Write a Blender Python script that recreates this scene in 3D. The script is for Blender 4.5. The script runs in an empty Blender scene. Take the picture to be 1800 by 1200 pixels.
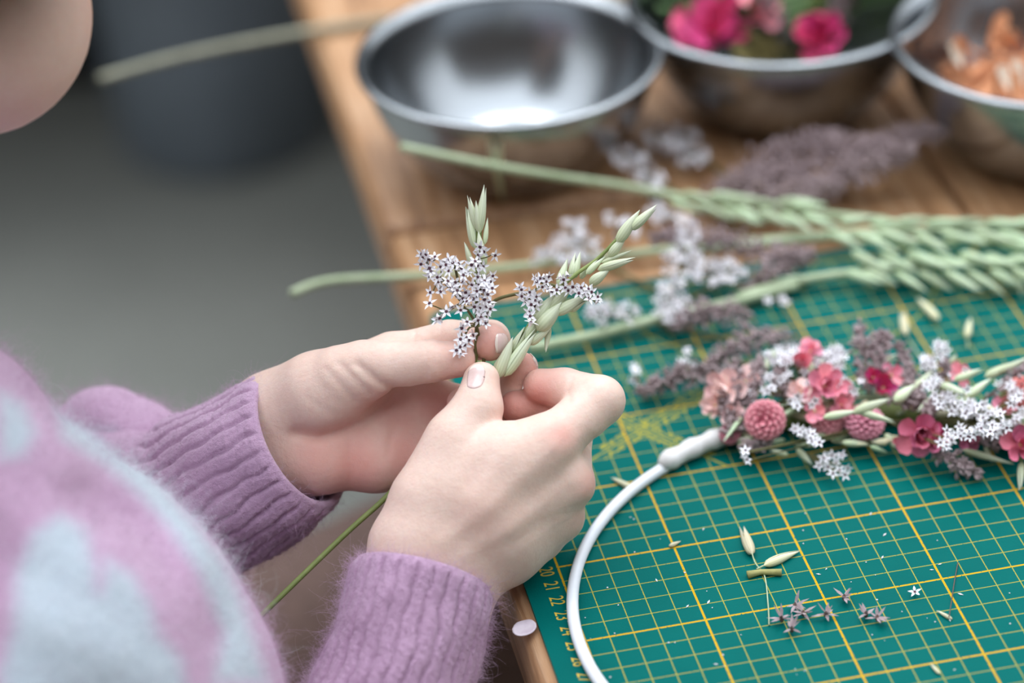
import bpy, bmesh, math, random
import numpy as np
from mathutils import Vector, Matrix

rnd = random.Random(7)
S = bpy.context.scene
COL = S.collection

# ------------------------------------------------------------------ camera
CAM = np.array([-0.17934180274535, -1.1232275988056828, 0.7270413720131411])
RC = np.array([[0.9769962251518961, -0.2075659644009296, -0.048936146775747376],
               [-0.15355879705241182, -0.525498041890313, -0.8368222653689749],
               [0.14797997123516968, 0.8250867702198107, -0.5452831830539793]])
FPX = 5000.0
D0 = 1.166                     # focus distance
PX = D0 / FPX                  # metres per pixel at the focus distance
cd = bpy.data.cameras.new('camera')
cd.lens = 100.0
cd.sensor_width = 36.0
cd.clip_start = 0.01
cd.dof.use_dof = True
cd.dof.focus_distance = D0
cd.dof.aperture_fstop = 3.2
cam = bpy.data.objects.new('camera', cd)
COL.objects.link(cam)
mw = Matrix.Identity(4)
for i in range(3):
    mw[i][0] = RC[0][i]
    mw[i][1] = -RC[1][i]
    mw[i][2] = -RC[2][i]
    mw[i][3] = CAM[i]
cam.matrix_world = mw
S.camera = cam

# ------------------------------------------------------------------ world and light
S.view_settings.view_transform = 'Standard'
S.view_settings.look = 'None'
S.view_settings.gamma = 1
S.view_settings.use_curve_mapping = False
S.view_settings.exposure = 0.0
W = bpy.data.worlds.new('overcast')
S.world = W
W.use_nodes = True
nt = W.node_tree
bg = nt.nodes['Background']
tc = nt.nodes.new('ShaderNodeTexCoord')
sx = nt.nodes.new('ShaderNodeSeparateXYZ')
nt.links.new(tc.outputs['Generated'], sx.inputs[0])
rp = nt.nodes.new('ShaderNodeValToRGB')
nt.links.new(sx.outputs['Z'], rp.inputs[0])
e = rp.color_ramp.elements
e[0].position = 0.0
e[0].color = (0.10, 0.095, 0.085, 1)
e[1].position = 0.85
e[1].color = (0.80, 0.86, 0.92, 1)
k = e.new(0.22); k.color = (0.13, 0.13, 0.12, 1)
k = e.new(0.42); k.color = (0.52, 0.55, 0.58, 1)
nt.links.new(rp.outputs[0], bg.inputs[0])
bg.inputs[1].default_value = 2.9


def area(name, loc, target, sx_, sy_, power, col):
    l = bpy.data.lights.new(name, 'AREA')
    l.shape = 'RECTANGLE'
    l.size = sx_
    l.size_y = sy_
    l.energy = power
    l.color = col
    o = bpy.data.objects.new(name, l)
    COL.objects.link(o)
    o.location = loc
    o.rotation_euler = (Vector(target) - Vector(loc)).to_track_quat('-Z', 'Y').to_euler()
    return o


area('skylight', (-0.42, 0.85, 2.3), (0.05, 0.0, 0), 0.3, 1.3, 15, (0.96, 0.98, 1.0))
area('skylight', (0.72, 0.85, 2.3), (0.05, 0.0, 0), 0.3, 1.3, 15, (0.96, 0.98, 1.0))

# ------------------------------------------------------------------ helpers


def V(px, py, dz=0.0):
    """point seen at pixel (px, py), dz pixels (at the focus scale) behind the focus plane"""
    d = D0 + dz * PX
    return CAM + d * (RC[2] + RC[0] * ((px - 900) / FPX) + RC[1] * ((py - 600) / FPX))


def on(px, py, z=0.0):
    r = RC[2] + RC[0] * ((px - 900) / FPX) + RC[1] * ((py - 600) / FPX)
    return CAM + r * ((z - CAM[2]) / r[2])


def PV(pts):
    pts = np.asarray(pts, float)
    d = D0 + pts[:, 2] * PX
    return CAM + d[:, None] * (RC[2] + np.outer((pts[:, 0] - 900) / FPX, RC[0]) + np.outer((pts[:, 1] - 600) / FPX, RC[1]))


def lin(c):
    if isinstance(c, str):
        c = [int(c[i:i + 2], 16) / 255 for i in (0, 2, 4)]
    return tuple((x / 12.92 if x <= 0.04045 else ((x + 0.055) / 1.055) ** 2.4) for x in c) + (1,)


class NB:
    def __init__(s, name):
        s.m = bpy.data.materials.new(name)
        s.m.use_nodes = True
        s.t = s.m.node_tree
        s.b = s.t.nodes['Principled BSDF']
        s.co = s.t.nodes.new('ShaderNodeTexCoord')

    def n(s, kind, **kw):
        x = s.t.nodes.new(kind)
        for k_, v in kw.items():
            setattr(x, k_, v)
        return x

    def put(s, sock, v):
        if hasattr(v, 'default_value') and hasattr(v, 'links'):
            s.t.links.new(v, sock)
        else:
            sock.default_value = v

    def m_(s, op, a, b=0.0, c=0.0):
        x = s.n('ShaderNodeMath', operation=op)
        s.put(x.inputs[0], a); s.put(x.inputs[1], b); s.put(x.inputs[2], c)
        return x.outputs[0]

    def mix(s, f, a, b, blend='MIX'):
        x = s.n('ShaderNodeMix', data_type='RGBA', blend_type=blend)
        s.put(x.inputs[0], f); s.put(x.inputs[6], a); s.put(x.inputs[7], b)
        return x.outputs[2]

    def noise(s, scale, detail=3, rough=0.55, vec=None, stretch=None):
        x = s.n('ShaderNodeTexNoise')
        x.inputs['Scale'].default_value = scale
        x.inputs['Detail'].default_value = detail
        x.inputs['Roughness'].default_value = rough
        v = vec or s.co.outputs['Object']
        if stretch:
            mp = s.n('ShaderNodeMapping')
            mp.inputs['Scale'].default_value = stretch
            s.t.links.new(v, mp.inputs[0])
            v = mp.outputs[0]
        s.t.links.new(v, x.inputs['Vector'])
        return x.outputs['Fac']

    def ramp(s, f, stops):
        x = s.n('ShaderNodeValToRGB')
        el = x.color_ramp.elements
        for i, (p, c) in enumerate(stops):
            if i < 2:
                el[i].position = p; el[i].color = c
            else:
                q = el.new(p); q.color = c
        s.put(x.inputs[0], f)
        return x.outputs[0]

    def bump(s, h, dist, strength=1.0):
        x = s.n('ShaderNodeBump')
        x.inputs['Strength'].default_value = strength
        x.inputs['Distance'].default_value = dist
        s.put(x.inputs['Height'], h)
        s.t.links.new(x.outputs[0], s.b.inputs['Normal'])


def pmat(name, c1, c2=None, rough=0.6, scale=60, metal=0.0, sss=0.0, bump=0.0, bscale=200, stretch=None, trans=0.0, spec=0.5, rnd_hue=False):
    b = NB(name)
    c1 = lin(c1); c2 = lin(c2) if c2 else c1
    f = b.noise(scale, 4, 0.6, stretch=stretch)
    f = b.ramp(f, [(0.32, (0, 0, 0, 1)), (0.68, (1, 1, 1, 1))])
    col = b.mix(f, c1, c2)
    if rnd_hue:
        oi = b.n('ShaderNodeObjectInfo')
        hs = b.n('ShaderNodeHueSaturation')
        b.put(hs.inputs['Value'], b.m_('MULTIPLY_ADD', oi.outputs['Random'], 0.35, 0.82))
        b.put(hs.inputs['Hue'], b.m_('MULTIPLY_ADD', oi.outputs['Random'], 0.03, 0.485))
        b.put(hs.inputs['Color'], col)
        col = hs.outputs[0]
    b.put(b.b.inputs['Base Color'], col)
    b.b.inputs['Roughness'].default_value = rough
    b.b.inputs['Metallic'].default_value = metal
    b.b.inputs['Specular IOR Level'].default_value = spec
    if sss:
        b.b.inputs['Subsurface Weight'].default_value = sss
        b.b.inputs['Subsurface Radius'].default_value = (0.004, 0.003, 0.002)
        b.b.inputs['Subsurface Scale'].default_value = 1.0
    if bump:
        b.bump(b.noise(bscale, 4, 0.6, stretch=stretch), bump)
    return b.m


def link(o, parent=None):
    COL.objects.link(o)
    if parent is not None:
        o.parent = parent
    return o


def tag(o, label=None, cat=None, group=None, kind=None):
    if label: o['label'] = label
    if cat: o['category'] = cat
    if group: o['group'] = group
    if kind: o['kind'] = kind
    return o


def empty(name, loc, label=None, cat=None, group=None):
    o = bpy.data.objects.new(name, None)
    o.empty_display_size = 0.02
    COL.objects.link(o)
    o.location = [float(x) for x in loc]
    return tag(o, label, cat, group)


def wloc(p):
    v = Vector((0, 0, 0))
    while p is not None:
        v += p.location
        p = p.parent
    return v


def mesh_obj(name, verts, faces, mat, parent=None, origin=None, smooth=True, mats=None, fmat=None):
    verts = np.asarray(verts, float)
    if origin is None:
        lo, hi = verts.min(0), verts.max(0)
        origin = np.array([(lo[0] + hi[0]) / 2, (lo[1] + hi[1]) / 2, lo[2]])
    origin = np.asarray(origin, float)
    me = bpy.data.meshes.new(name)
    me.from_pydata((verts - origin).tolist(), [], faces if isinstance(faces, list) else faces.tolist())
    for m in (mats or [mat]):
        me.materials.append(m)
    me.polygons.foreach_set('use_smooth', [smooth] * len(me.polygons))
    if fmat is not None:
        me.polygons.foreach_set('material_index', list(fmat))
    me.update()
    o = bpy.data.objects.new(name, me)
    link(o, parent)
    o.location = Vector(origin) - wloc(parent)
    return o


class MB:
    """collects several shapes into ONE mesh"""
    def __init__(s):
        s.v = []; s.f = []; s.mi = []

    def add(s, v, f, mi=0):
        b = len(s.v)
        s.v += [tuple(x) for x in v]
        s.f += [tuple(b + i for i in q) for q in f]
        s.mi += [mi] * len(f)

    def box(s, lo, hi, mi=0):
        x0, y0, z0 = lo; x1, y1, z1 = hi
        v = [(x0, y0, z0), (x1, y0, z0), (x1, y1, z0), (x0, y1, z0), (x0, y0, z1), (x1, y0, z1), (x1, y1, z1), (x0, y1, z1)]
        s.add(v, [(0, 3, 2, 1), (4, 5, 6, 7), (0, 1, 5, 4), (1, 2, 6, 5), (2, 3, 7, 6), (3, 0, 4, 7)], mi)

    def tube(s, pts, r, seg=8, mi=0, cap=True):
        P = [Vector(p) for p in pts]
        n = len(P)
        rs = r if hasattr(r, '__len__') else [r] * n
        t0 = (P[1] - P[0]).normalized()
        u = t0.orthogonal().normalized()
        rings = []
        for i in range(n):
            t = (P[min(i + 1, n - 1)] - P[max(i - 1, 0)]).normalized()
            u = (u - t * u.dot(t)).normalized()
            w = t.cross(u)
            rings.append([P[i] + (u * math.cos(a) + w * math.sin(a)) * rs[i] for a in [2 * math.pi * j / seg for j in range(seg)]])
        v = [p for rg in rings for p in rg]
        f = []
        for i in range(n - 1):
            for j in range(seg):
                f.append((i * seg + j, i * seg + (j + 1) % seg, (i + 1) * seg + (j + 1) % seg, (i + 1) * seg + j))
        if cap:
            f.append(tuple(range(seg - 1, -1, -1)))
            f.append(tuple((n - 1) * seg + j for j in range(seg)))
        s.add(v, f, mi)

    def lathe(s, prof, center=(0, 0, 0), seg=48, mi=0, closed=False):
        cx, cy, cz = center
        v = []
        for (r, z) in prof:
            for j in range(seg):
                a = 2 * math.pi * j / seg
                v.append((cx + r * math.cos(a), cy + r * math.sin(a), cz + z))
        f = []
        n = len(prof)
        for i in range(n - 1 if not closed else n):
            i2 = (i + 1) % n
            for j in range(seg):
                f.append((i * seg + j, i * seg + (j + 1) % seg, i2 * seg + (j + 1) % seg, i2 * seg + j))
        s.add(v, f, mi)

    def build(s, name, mat, parent=None, origin=None, smooth=True, mats=None):
        return mesh_obj(name, s.v, s.f, mat, parent, origin, smooth, mats, s.mi if mats else None)


def smooth_path(pts, n=8):
    """Catmull-Rom through the points"""
    P = [np.asarray(p, float) for p in pts]
    if len(P) < 3:
        return [P[0] + (P[-1] - P[0]) * i / n for i in range(n + 1)]
    out = []
    for i in range(len(P) - 1):
        p0 = P[max(i - 1, 0)]; p1 = P[i]; p2 = P[i + 1]; p3 = P[min(i + 2, len(P) - 1)]
        for j in range(n):
            t = j / n
            out.append(0.5 * ((2 * p1) + (-p0 + p2) * t + (2 * p0 - 5 * p1 + 4 * p2 - p3) * t * t + (-p0 + 3 * p1 - 3 * p2 + p3) * t ** 3))
    out.append(P[-1])
    return out


# ---------------- implicit bodies: tapered capsules blended, meshed with surface nets
def cap_d(P, a, b, ra, rb):
    a = np.asarray(a, np.float32); b = np.asarray(b, np.float32)
    ba = b - a
    q = P - a
    h = np.clip((q @ ba) / max(float(ba @ ba), 1e-9), 0, 1)
    return np.linalg.norm(q - h[:, None] * ba, axis=1) - (ra + (rb - ra) * h)


def smin(a, b, k):
    h = np.clip(0.5 + 0.5 * (b - a) / k, 0, 1)
    return b + (a - b) * h - k * h * (1 - h)


def chain(P, js, k=10):
    d = None
    for (a, b) in zip(js[:-1], js[1:]):
        c = cap_d(P, a[:3], b[:3], a[3], b[3])
        d = c if d is None else smin(d, c, k)
    return d


def surface_nets(fn, lo, hi, step):
    lo = np.asarray(lo, np.float32)
    n = np.ceil((np.asarray(hi) - lo) / step).astype(int) + 1
    ax = [lo[i] + step * np.arange(n[i], dtype=np.float32) for i in range(3)]
    G = np.stack(np.meshgrid(*ax, indexing='ij'), -1).reshape(-1, 3)
    D = np.empty(len(G), np.float32)
    for i in range(0, len(G), 400000):
        D[i:i + 400000] = fn(G[i:i + 400000])
    D = D.reshape(n)
    s = D < 0
    c = [slice(0, -1), slice(1, None)]
    cnt = np.zeros(n - 1, np.float32)
    acc = np.zeros(tuple(n - 1) + (3,), np.float32)
    corners = [(i, j, k_) for i in (0, 1) for j in (0, 1) for k_ in (0, 1)]
    for a in corners:
        for axis in range(3):
            if a[axis]:
                continue
            b = list(a); b[axis] = 1
            da = D[c[a[0]], c[a[1]], c[a[2]]]; db = D[c[b[0]], c[b[1]], c[b[2]]]
            m = (da < 0) != (db < 0)
            t = np.where(m, da / np.where(m, da - db, 1), 0)
            for ch in range(3):
                acc[..., ch] += np.where(m, a[ch] + (t if ch == axis else 0), 0)
            cnt += m
    act = cnt > 0
    idx = -np.ones(act.shape, int)
    idx[act] = np.arange(act.sum())
    base = np.argwhere(act).astype(np.float32)
    verts = lo + step * (base + acc[act] / cnt[act][:, None])
    faces = []
    for axis in range(3):
        o1, o2 = [(1, 2), (2, 0), (0, 1)][axis]
        sl0 = [slice(1, -1)] * 3; sl1 = [slice(1, -1)] * 3
        sl0[axis] = slice(0, -1); sl1[axis] = slice(1, None)
        m = s[tuple(sl0)] != s[tuple(sl1)]
        inside = s[tuple(sl0)][m]
        p = np.argwhere(m)
        p[:, [i for i in range(3) if i != axis]] += 1
        def at(d1, d2):
            q = p.copy(); q[:, o1] += d1; q[:, o2] += d2
            return idx[q[:, 0], q[:, 1], q[:, 2]]
        q = np.stack([at(-1, -1), at(0, -1), at(0, 0), at(-1, 0)], 1)
        q[~inside] = q[~inside][:, ::-1]
        faces.append(q)
    F = np.concatenate(faces)
    return verts, F[(F >= 0).all(1)]


def relax(v, F, it=2, w=0.5):
    n = len(v)
    a = np.concatenate([F[:, 0], F[:, 1], F[:, 2], F[:, 3]]); b = np.concatenate([F[:, 1], F[:, 2], F[:, 3], F[:, 0]])
    i = np.concatenate([a, b]); j = np.concatenate([b, a])
    c = np.bincount(i, minlength=n)[:, None]
    for _ in range(it):
        m = np.stack([np.bincount(i, weights=v[j, k_], minlength=n) for k_ in range(3)], 1) / c
        v = v + w * (m - v)
    return v


def paint(o, name, vals):
    at = o.data.attributes.new(name, 'FLOAT', 'POINT')
    at.data.foreach_set('value', np.asarray(vals, np.float32))


def oriented(p, zdir, roll=0.0, scale=(1, 1, 1)):
    z = Vector(zdir).normalized()
    q = z.to_track_quat('Z', 'Y')
    return Matrix.Translation(Vector(p)) @ q.to_matrix().to_4x4() @ Matrix.Rotation(roll, 4, 'Z') @ Matrix.Diagonal((*scale, 1))


def inst(name, me, M, parent):
    o = bpy.data.objects.new(name, me)
    link(o, parent)
    o.matrix_local = Matrix.Translation(-wloc(parent)) @ M
    return o

# ------------------------------------------------------------------ setting
def concrete():
    b = NB('concrete_floor')
    n1 = b.noise(2.2, 4, 0.6); n2 = b.noise(60, 3)
    c = b.mix(n1, lin('878882'), lin('aaaca5'))
    c = b.mix(b.m_('MULTIPLY', n2, 0.35), c, lin('45443f'))
    b.put(b.b.inputs['Base Color'], c)
    b.b.inputs['Roughness'].default_value = 0.8
    b.bump(n2, 0.002)
    return b.m


fl = MB(); fl.box((-2.5, -2.5, -0.83), (3.0, 2.45, -0.75))
tag(fl.build('floor', concrete(), smooth=False), kind='structure')
wm = MB(); wm.box((-2.5, 2.45, -0.83), (3.0, 2.55, 1.7))
tag(wm.build('wall_back', pmat('dark_wall', '24282a', '1b1d1e', 0.85, 3, bump=0.002), smooth=False), kind='structure')

wm = MB(); wm.box((-2.5, -2.6, -0.83), (3.0, -2.5, 3.0))  # unseen wall behind the camera, added to block light from that side
tag(wm.build('light_block_wall', pmat('light_block_brown', '5a4d43', '473c34', 0.85, 3, bump=0.002), smooth=False), kind='structure')

# ---- wooden work table
def wood(name, c1, c2, c3):
    b = NB(name)
    oi = b.n('ShaderNodeObjectInfo')
    off = b.n('ShaderNodeCombineXYZ')
    b.put(off.inputs[1], b.m_('MULTIPLY', oi.outputs['Random'], 9.0))
    b.put(off.inputs[0], b.m_('MULTIPLY', oi.outputs['Random'], 3.0))
    ad = b.n('ShaderNodeVectorMath', operation='ADD')
    b.t.links.new(b.co.outputs['Object'], ad.inputs[0]); b.t.links.new(off.outputs[0], ad.inputs[1])
    g = b.noise(30, 5, 0.65, vec=ad.outputs[0], stretch=(6, 0.35, 6))
    g2 = b.noise(9, 3, 0.6, vec=ad.outputs[0], stretch=(3, 0.5, 3))
    c = b.ramp(g, [(0.3, lin(c3)), (0.5, lin(c2)), (0.72, lin(c1))])
    c = b.mix(b.m_('MULTIPLY', g2, 0.45), c, lin(c2), 'MULTIPLY')
    b.put(b.b.inputs['Base Color'], c)
    b.b.inputs['Roughness'].default_value = 0.4
    b.bump(g, 0.0012)
    return b.m


WOOD = wood('worn_wood', 'd3b292', 'ba9069', '7d5b42')
EX = -0.0225
table = empty('work_table', (0.6, 0.1, -0.75), 'worn brown wooden plank table holding the green mat and bowls', 'table')
yj = float(on(760, 392)[1])
x = EX
for i in range(9):
    w = 0.142
    spans = [(-0.75, yj - 0.0012), (yj + 0.0012, 1.35)] if i in (0,) else ([(-0.75, 1.35)] if i % 2 else [(-0.75, 0.75), (0.753, 1.35)])
    for (y0, y1) in spans:
        pb = MB(); pb.box((x, y0, -0.038), (x + w - 0.0025, y1, 0.0))
        o = pb.build('plank', WOOD, table, smooth=True)
        bv = o.modifiers.new('b', 'BEVEL'); bv.width = 0.008 if i == 0 else 0.003; bv.segments = 3
    x += w
DW = wood('dark_wood', '6e4f37', '573b27', '33221a')
ap = MB(); ap.box((EX + 0.05, -0.66, -0.13), (EX + 0.08, 1.28, -0.0385)); ap.build('apron', DW, table, smooth=False)
for (lx, ly) in ((EX + 0.24, -0.66), (EX + 0.24, 1.2), (1.12, -0.66), (1.12, 1.2)):
    lb = MB(); lb.box((lx, ly, -0.75), (lx + 0.075, ly + 0.075, -0.0385)); lb.build('leg', DW, table, smooth=False)

# ---- green cutting mat with printed grid
def mat_material():
    b = NB('cutting_mat_print')
    sp = b.n('ShaderNodeSeparateXYZ')
    b.t.links.new(b.co.outputs['Object'], sp.inputs[0])
    X = b.m_('MULTIPLY', sp.outputs[0], 100.0)
    Y = b.m_('MULTIPLY', sp.outputs[1], -100.0)

    def ln(v, per, hw):
        q = b.m_('DIVIDE', v, per)
        d = b.m_('MULTIPLY', b.m_('ABSOLUTE', b.m_('SUBTRACT', q, b.m_('ROUND', q))), per)
        return b.m_('LESS_THAN', d, hw)
    thin = b.m_('MAXIMUM', ln(X, 1, 0.021), ln(Y, 1, 0.021))
    thick = b.m_('MAXIMUM', ln(X, 5, 0.046), ln(Y, 5, 0.046))
    dg = None
    for (a_, b_, c_) in ((0.6, 1.0, -14.76), (-1.35, 1.0, -3.25)):
        L = math.hypot(a_, b_)
        d = b.m_('ABSOLUTE', b.m_('DIVIDE', b.m_('ADD', b.m_('ADD', b.m_('MULTIPLY', X, a_), b.m_('MULTIPLY', Y, b_)), c_), L))
        l = b.m_('MULTIPLY', b.m_('LESS_THAN', d, 0.05), b.m_('MULTIPLY', b.m_('LESS_THAN', X, 10.5), b.m_('LESS_THAN', Y, 15.0)))
        band = b.m_('MULTIPLY', b.m_('LESS_THAN', b.m_('ABSOLUTE', b.m_('SUBTRACT', d, 0.32)), 0.14), b.m_('GREATER_THAN', b.noise(480, 1), 0.5))
        msk = b.m_('MULTIPLY', b.m_('LESS_THAN', b.m_('ABSOLUTE', b.m_('SUBTRACT', X, 6.3)), 2.6), b.m_('LESS_THAN', b.m_('ABSOLUTE', b.m_('SUBTRACT', Y, 10.8)), 3.2))
        l = b.m_('MAXIMUM', l, b.m_('MULTIPLY', band, msk))
        dg = l if dg is None else b.m_('MAXIMUM', dg, l)
    r = b.m_('SQRT', b.m_('ADD', b.m_('POWER', b.m_('SUBTRACT', X, 15.0), 2.0), b.m_('POWER', b.m_('SUBTRACT', Y, 0.0), 2.0)))
    arc = b.m_('LESS_THAN', b.m_('ABSOLUTE', b.m_('SUBTRACT', r, 8.0)), 0.04)
    allm = b.m_('MAXIMUM', b.m_('MAXIMUM', thin, thick), b.m_('MAXIMUM', dg, arc))
    inside = b.m_('MULTIPLY', b.m_('GREATER_THAN', X, -0.05), b.m_('GREATER_THAN', Y, -0.05))
    allm = b.m_('MULTIPLY', allm, inside)
    n = b.noise(25, 4)
    g = b.mix(n, lin('00635e'), lin('005652'))
    yel = b.mix(b.m_('MAXIMUM', thick, 0.0), lin('a0983f'), lin('c79c1c'))
    wear = b.m_('GREATER_THAN', b.noise(900, 2), 0.36)
    c = b.mix(b.m_('MULTIPLY', allm, wear), g, yel)
    b.put(b.b.inputs['Base Color'], c)
    b.b.inputs['Roughness'].default_value = 0.42
    b.b.inputs['Specular IOR Level'].default_value = 0.04
    b.bump(b.noise(1500, 2), 0.00008)
    return b.m


MT = 0.0022
mb = MB()
nr = 5; rr = 0.006
x0, x1, y0, y1 = -0.016, 0.615, -0.45, 0.009
cor = []
for (cx, cy, a0) in ((x1 - rr, y1 - rr, 0), (x0 + rr, y1 - rr, 90), (x0 + rr, y0 + rr, 180), (x1 - rr, y0 + rr, 270)):
    for k_ in range(nr + 1):
        a = math.radians(a0 + 90 * k_ / nr)
        cor.append((cx + rr * math.cos(a), cy + rr * math.sin(a)))
N_ = len(cor)
mb.add([(*p, 0.0002) for p in cor] + [(*p, MT) for p in cor],
       [tuple(range(N_ - 1, -1, -1)), tuple(range(N_, 2 * N_))] + [(i, (i + 1) % N_, N_ + (i + 1) % N_, N_ + i) for i in range(N_)])
cmat = mb.build('cutting_mat', mat_material(), origin=(0, 0, 0), smooth=False)
tag(cmat, 'green self healing cutting mat with yellow centimetre grid', 'cutting mat')
YEL = pmat('yellow_print', 'd8b22e', 'b9a040', 0.5, 300)
for nnum in range(1, 34):
    fc = bpy.data.curves.new('ruler_number', 'FONT')
    fc.body = str(nnum); fc.size = 0.0086; fc.align_x = 'CENTER'; fc.align_y = 'CENTER'; fc.extrude = 0.00003
    fc.materials.append(YEL)
    tmp = bpy.data.objects.new('tmp', fc)
    me = bpy.data.meshes.new_from_object(tmp)
    bpy.data.objects.remove(tmp)
    o = bpy.data.objects.new('ruler_number', me)
    link(o, cmat)
    o.location = (-0.0055, -(nnum + 0.18) * 0.01, MT + 0.00004)
    o.rotation_euler = (0, 0, -math.pi / 2)
    o.scale = (0.72, 1, 1)


def inmat(xw, yw):
    return x0 < xw < x1 and y0 < yw < y1


def top(px, py, h=0.0):
    """point on the mat or the table, whichever lies there, h above it"""
    p = on(px, py, h)
    return on(px, py, h + MT) if inmat(p[0], p[1]) else p


# ---- steel bowls
def steel():
    b = NB('brushed_steel')
    sp = b.n('ShaderNodeSeparateXYZ')
    b.t.links.new(b.co.outputs['Object'], sp.inputs[0])
    n = b.noise(40, 3, 0.6, stretch=(1, 1, 22))
    b.put(b.b.inputs['Base Color'], b.mix(n, lin('94989c'), lin('aaaeb2')))
    b.b.inputs['Metallic'].default_value = 1.0
    b.put(b.b.inputs['Roughness'], b.m_('MULTIPLY_ADD', n, 0.1, 0.19))
    return b.m


STEEL = steel()


def bowl(pxb, R, h, rb, label):
    c = on(*pxb)
    bb = MB()
    prof = [(0.0005, 0.001), (rb * 0.8, 0.001), (rb, 0.003)]
    for i in range(1, 13):
        t = i / 12
        prof.append((rb + (R - rb) * (math.sin(t * 1.45) / math.sin(1.45)) ** 0.9, 0.003 + (h - 0.003) * t ** 1.12))
    outer = prof
    inner = [(max(r - 0.0012, 0.0003), z + 0.0012) for (r, z) in prof]
    bb.lathe(outer + inner[::-1], c, 72)
    bb2 = MB()
    rim = [(R + 0.0015 + 0.0026 * math.cos(a), h + 0.0022 * math.sin(a)) for a in [2 * math.pi * i / 10 for i in range(10)]]
    bb2.lathe(rim, c, 72, closed=True)
    root = empty('steel_bowl', c, label, 'bowl', 'steel mixing bowls on the table')
    bb.build('basin', STEEL, root)
    bb2.build('rim', STEEL, root)
    return c
B1 = bowl((905, 285), 0.0745, 0.062, 0.042, 'empty steel bowl nearest the left table edge')
B2 = bowl((1372, 185), 0.077, 0.064, 0.042, 'steel bowl in the middle holding pink flowers and greens')
B3 = bowl((1836, 262), 0.077, 0.066, 0.042, 'steel bowl at the right holding orange dried petals')

# ---- potting bench against the back wall, over the tub and crates
bench = empty('potting_bench', (-0.2, 1.85, -0.75), 'dark wooden potting bench standing over the grey tub and the crates', 'bench')
for i in range(7):
    q = MB(); yb = 1.26 + i * 0.18
    q.box((-1.7, yb, -0.16), (1.5, yb + 0.175, -0.12)); q.build('plank', DW, bench, smooth=False)
for (lx, ly) in ((-1.65, 1.4), (-1.65, 2.3), (1.4, 1.4), (1.4, 2.3)):
    q = MB(); q.box((lx, ly, -0.75), (lx + 0.07, ly + 0.07, -0.162)); q.build('leg', DW, bench, smooth=False)

# ---- zinc tub and dark crates on the floor behind
tb = on(395, 240, -0.75)
ZN = pmat('grey_plastic', '727b85', '656e77', 0.55, 8, bump=0.0005)
tub = empty('grey_tub', tb, 'slate grey round tub standing on the floor beyond the table', 'tub')
q = MB()
q.lathe([(0.001, 0.004), (0.105, 0.004), (0.112, 0.012), (0.138, 0.40), (0.135, 0.40), (0.108, 0.014), (0.001, 0.01)], tb, 56)
q.build('body', ZN, tub)
q = MB(); q.lathe([(0.136 + 0.008 * math.cos(a), 0.40 + 0.008 * math.sin(a)) for a in [2 * math.pi * i / 10 for i in range(10)]], tb, 56, closed=True)
q.build('rim', ZN, tub)
for sgn in (-1, 1):
    q = MB(); q.tube([tb + np.array([sgn * (0.135 + 0.03 * math.sin(a)), 0.05 * math.cos(a), 0.345]) for a in np.linspace(0, math.pi, 9)], 0.006, 8)
    q.build('handle', ZN, tub)
BK = pmat('black_plastic', '121314', '0c0d0e', 0.6, 20)


def crate(c, sx_, sy_, h, label):
    root = empty('plastic_crate', c, label, 'crate', 'black plastic crates on the floor')
    q = MB(); q.box((c[0] - sx_ / 2, c[1] - sy_ / 2, c[2] + 0.002), (c[0] + sx_ / 2, c[1] + sy_ / 2, c[2] + 0.02)); q.build('base', BK, root, smooth=False)
    nsl = 4
    for i in range(nsl):
        z0 = c[2] + 0.022 + (h - 0.022) * i / nsl; z1 = z0 + (h - 0.022) / nsl * 0.78
        for (ax_, sg) in ((0, -1), (0, 1), (1, -1), (1, 1)):
            q = MB()
            if ax_ == 0:
                xx = c[0] + sg * (sx_ / 2 - 0.006); q.box((xx - 0.005, c[1] - sy_ / 2, z0), (xx + 0.005, c[1] + sy_ / 2, z1))
            else:
                yy = c[1] + sg * (sy_ / 2 - 0.006); q.box((c[0] - sx_ / 2 + 0.012, yy - 0.005, z0), (c[0] + sx_ / 2 - 0.012, yy + 0.005, z1))
            q.build('slat', BK, root, smooth=False)
    for (u, v) in ((-1, -1), (-1, 1), (1, -1), (1, 1)):
        q = MB(); px_ = c[0] + u * (sx_ / 2 - 0.02); py_ = c[1] + v * (sy_ / 2 - 0.02)
        q.box((px_ - 0.008, py_ - 0.008, c[2] + 0.02), (px_ + 0.008, py_ + 0.008, c[2] + h)); q.build('post', BK, root, smooth=False)


cp = on(120, 205, -0.75); crate((cp[0] - 0.13, cp[1] + 0.2, -0.75), 0.40, 0.26, 0.34, 'black slatted plastic crate left of the grey tub')
cp = on(640, 160, -0.75); crate((cp[0] + 0.14, cp[1] + 0.16, -0.75), 0.38, 0.26, 0.34, 'black slatted plastic crate right of the grey tub, half behind the table')

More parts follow.
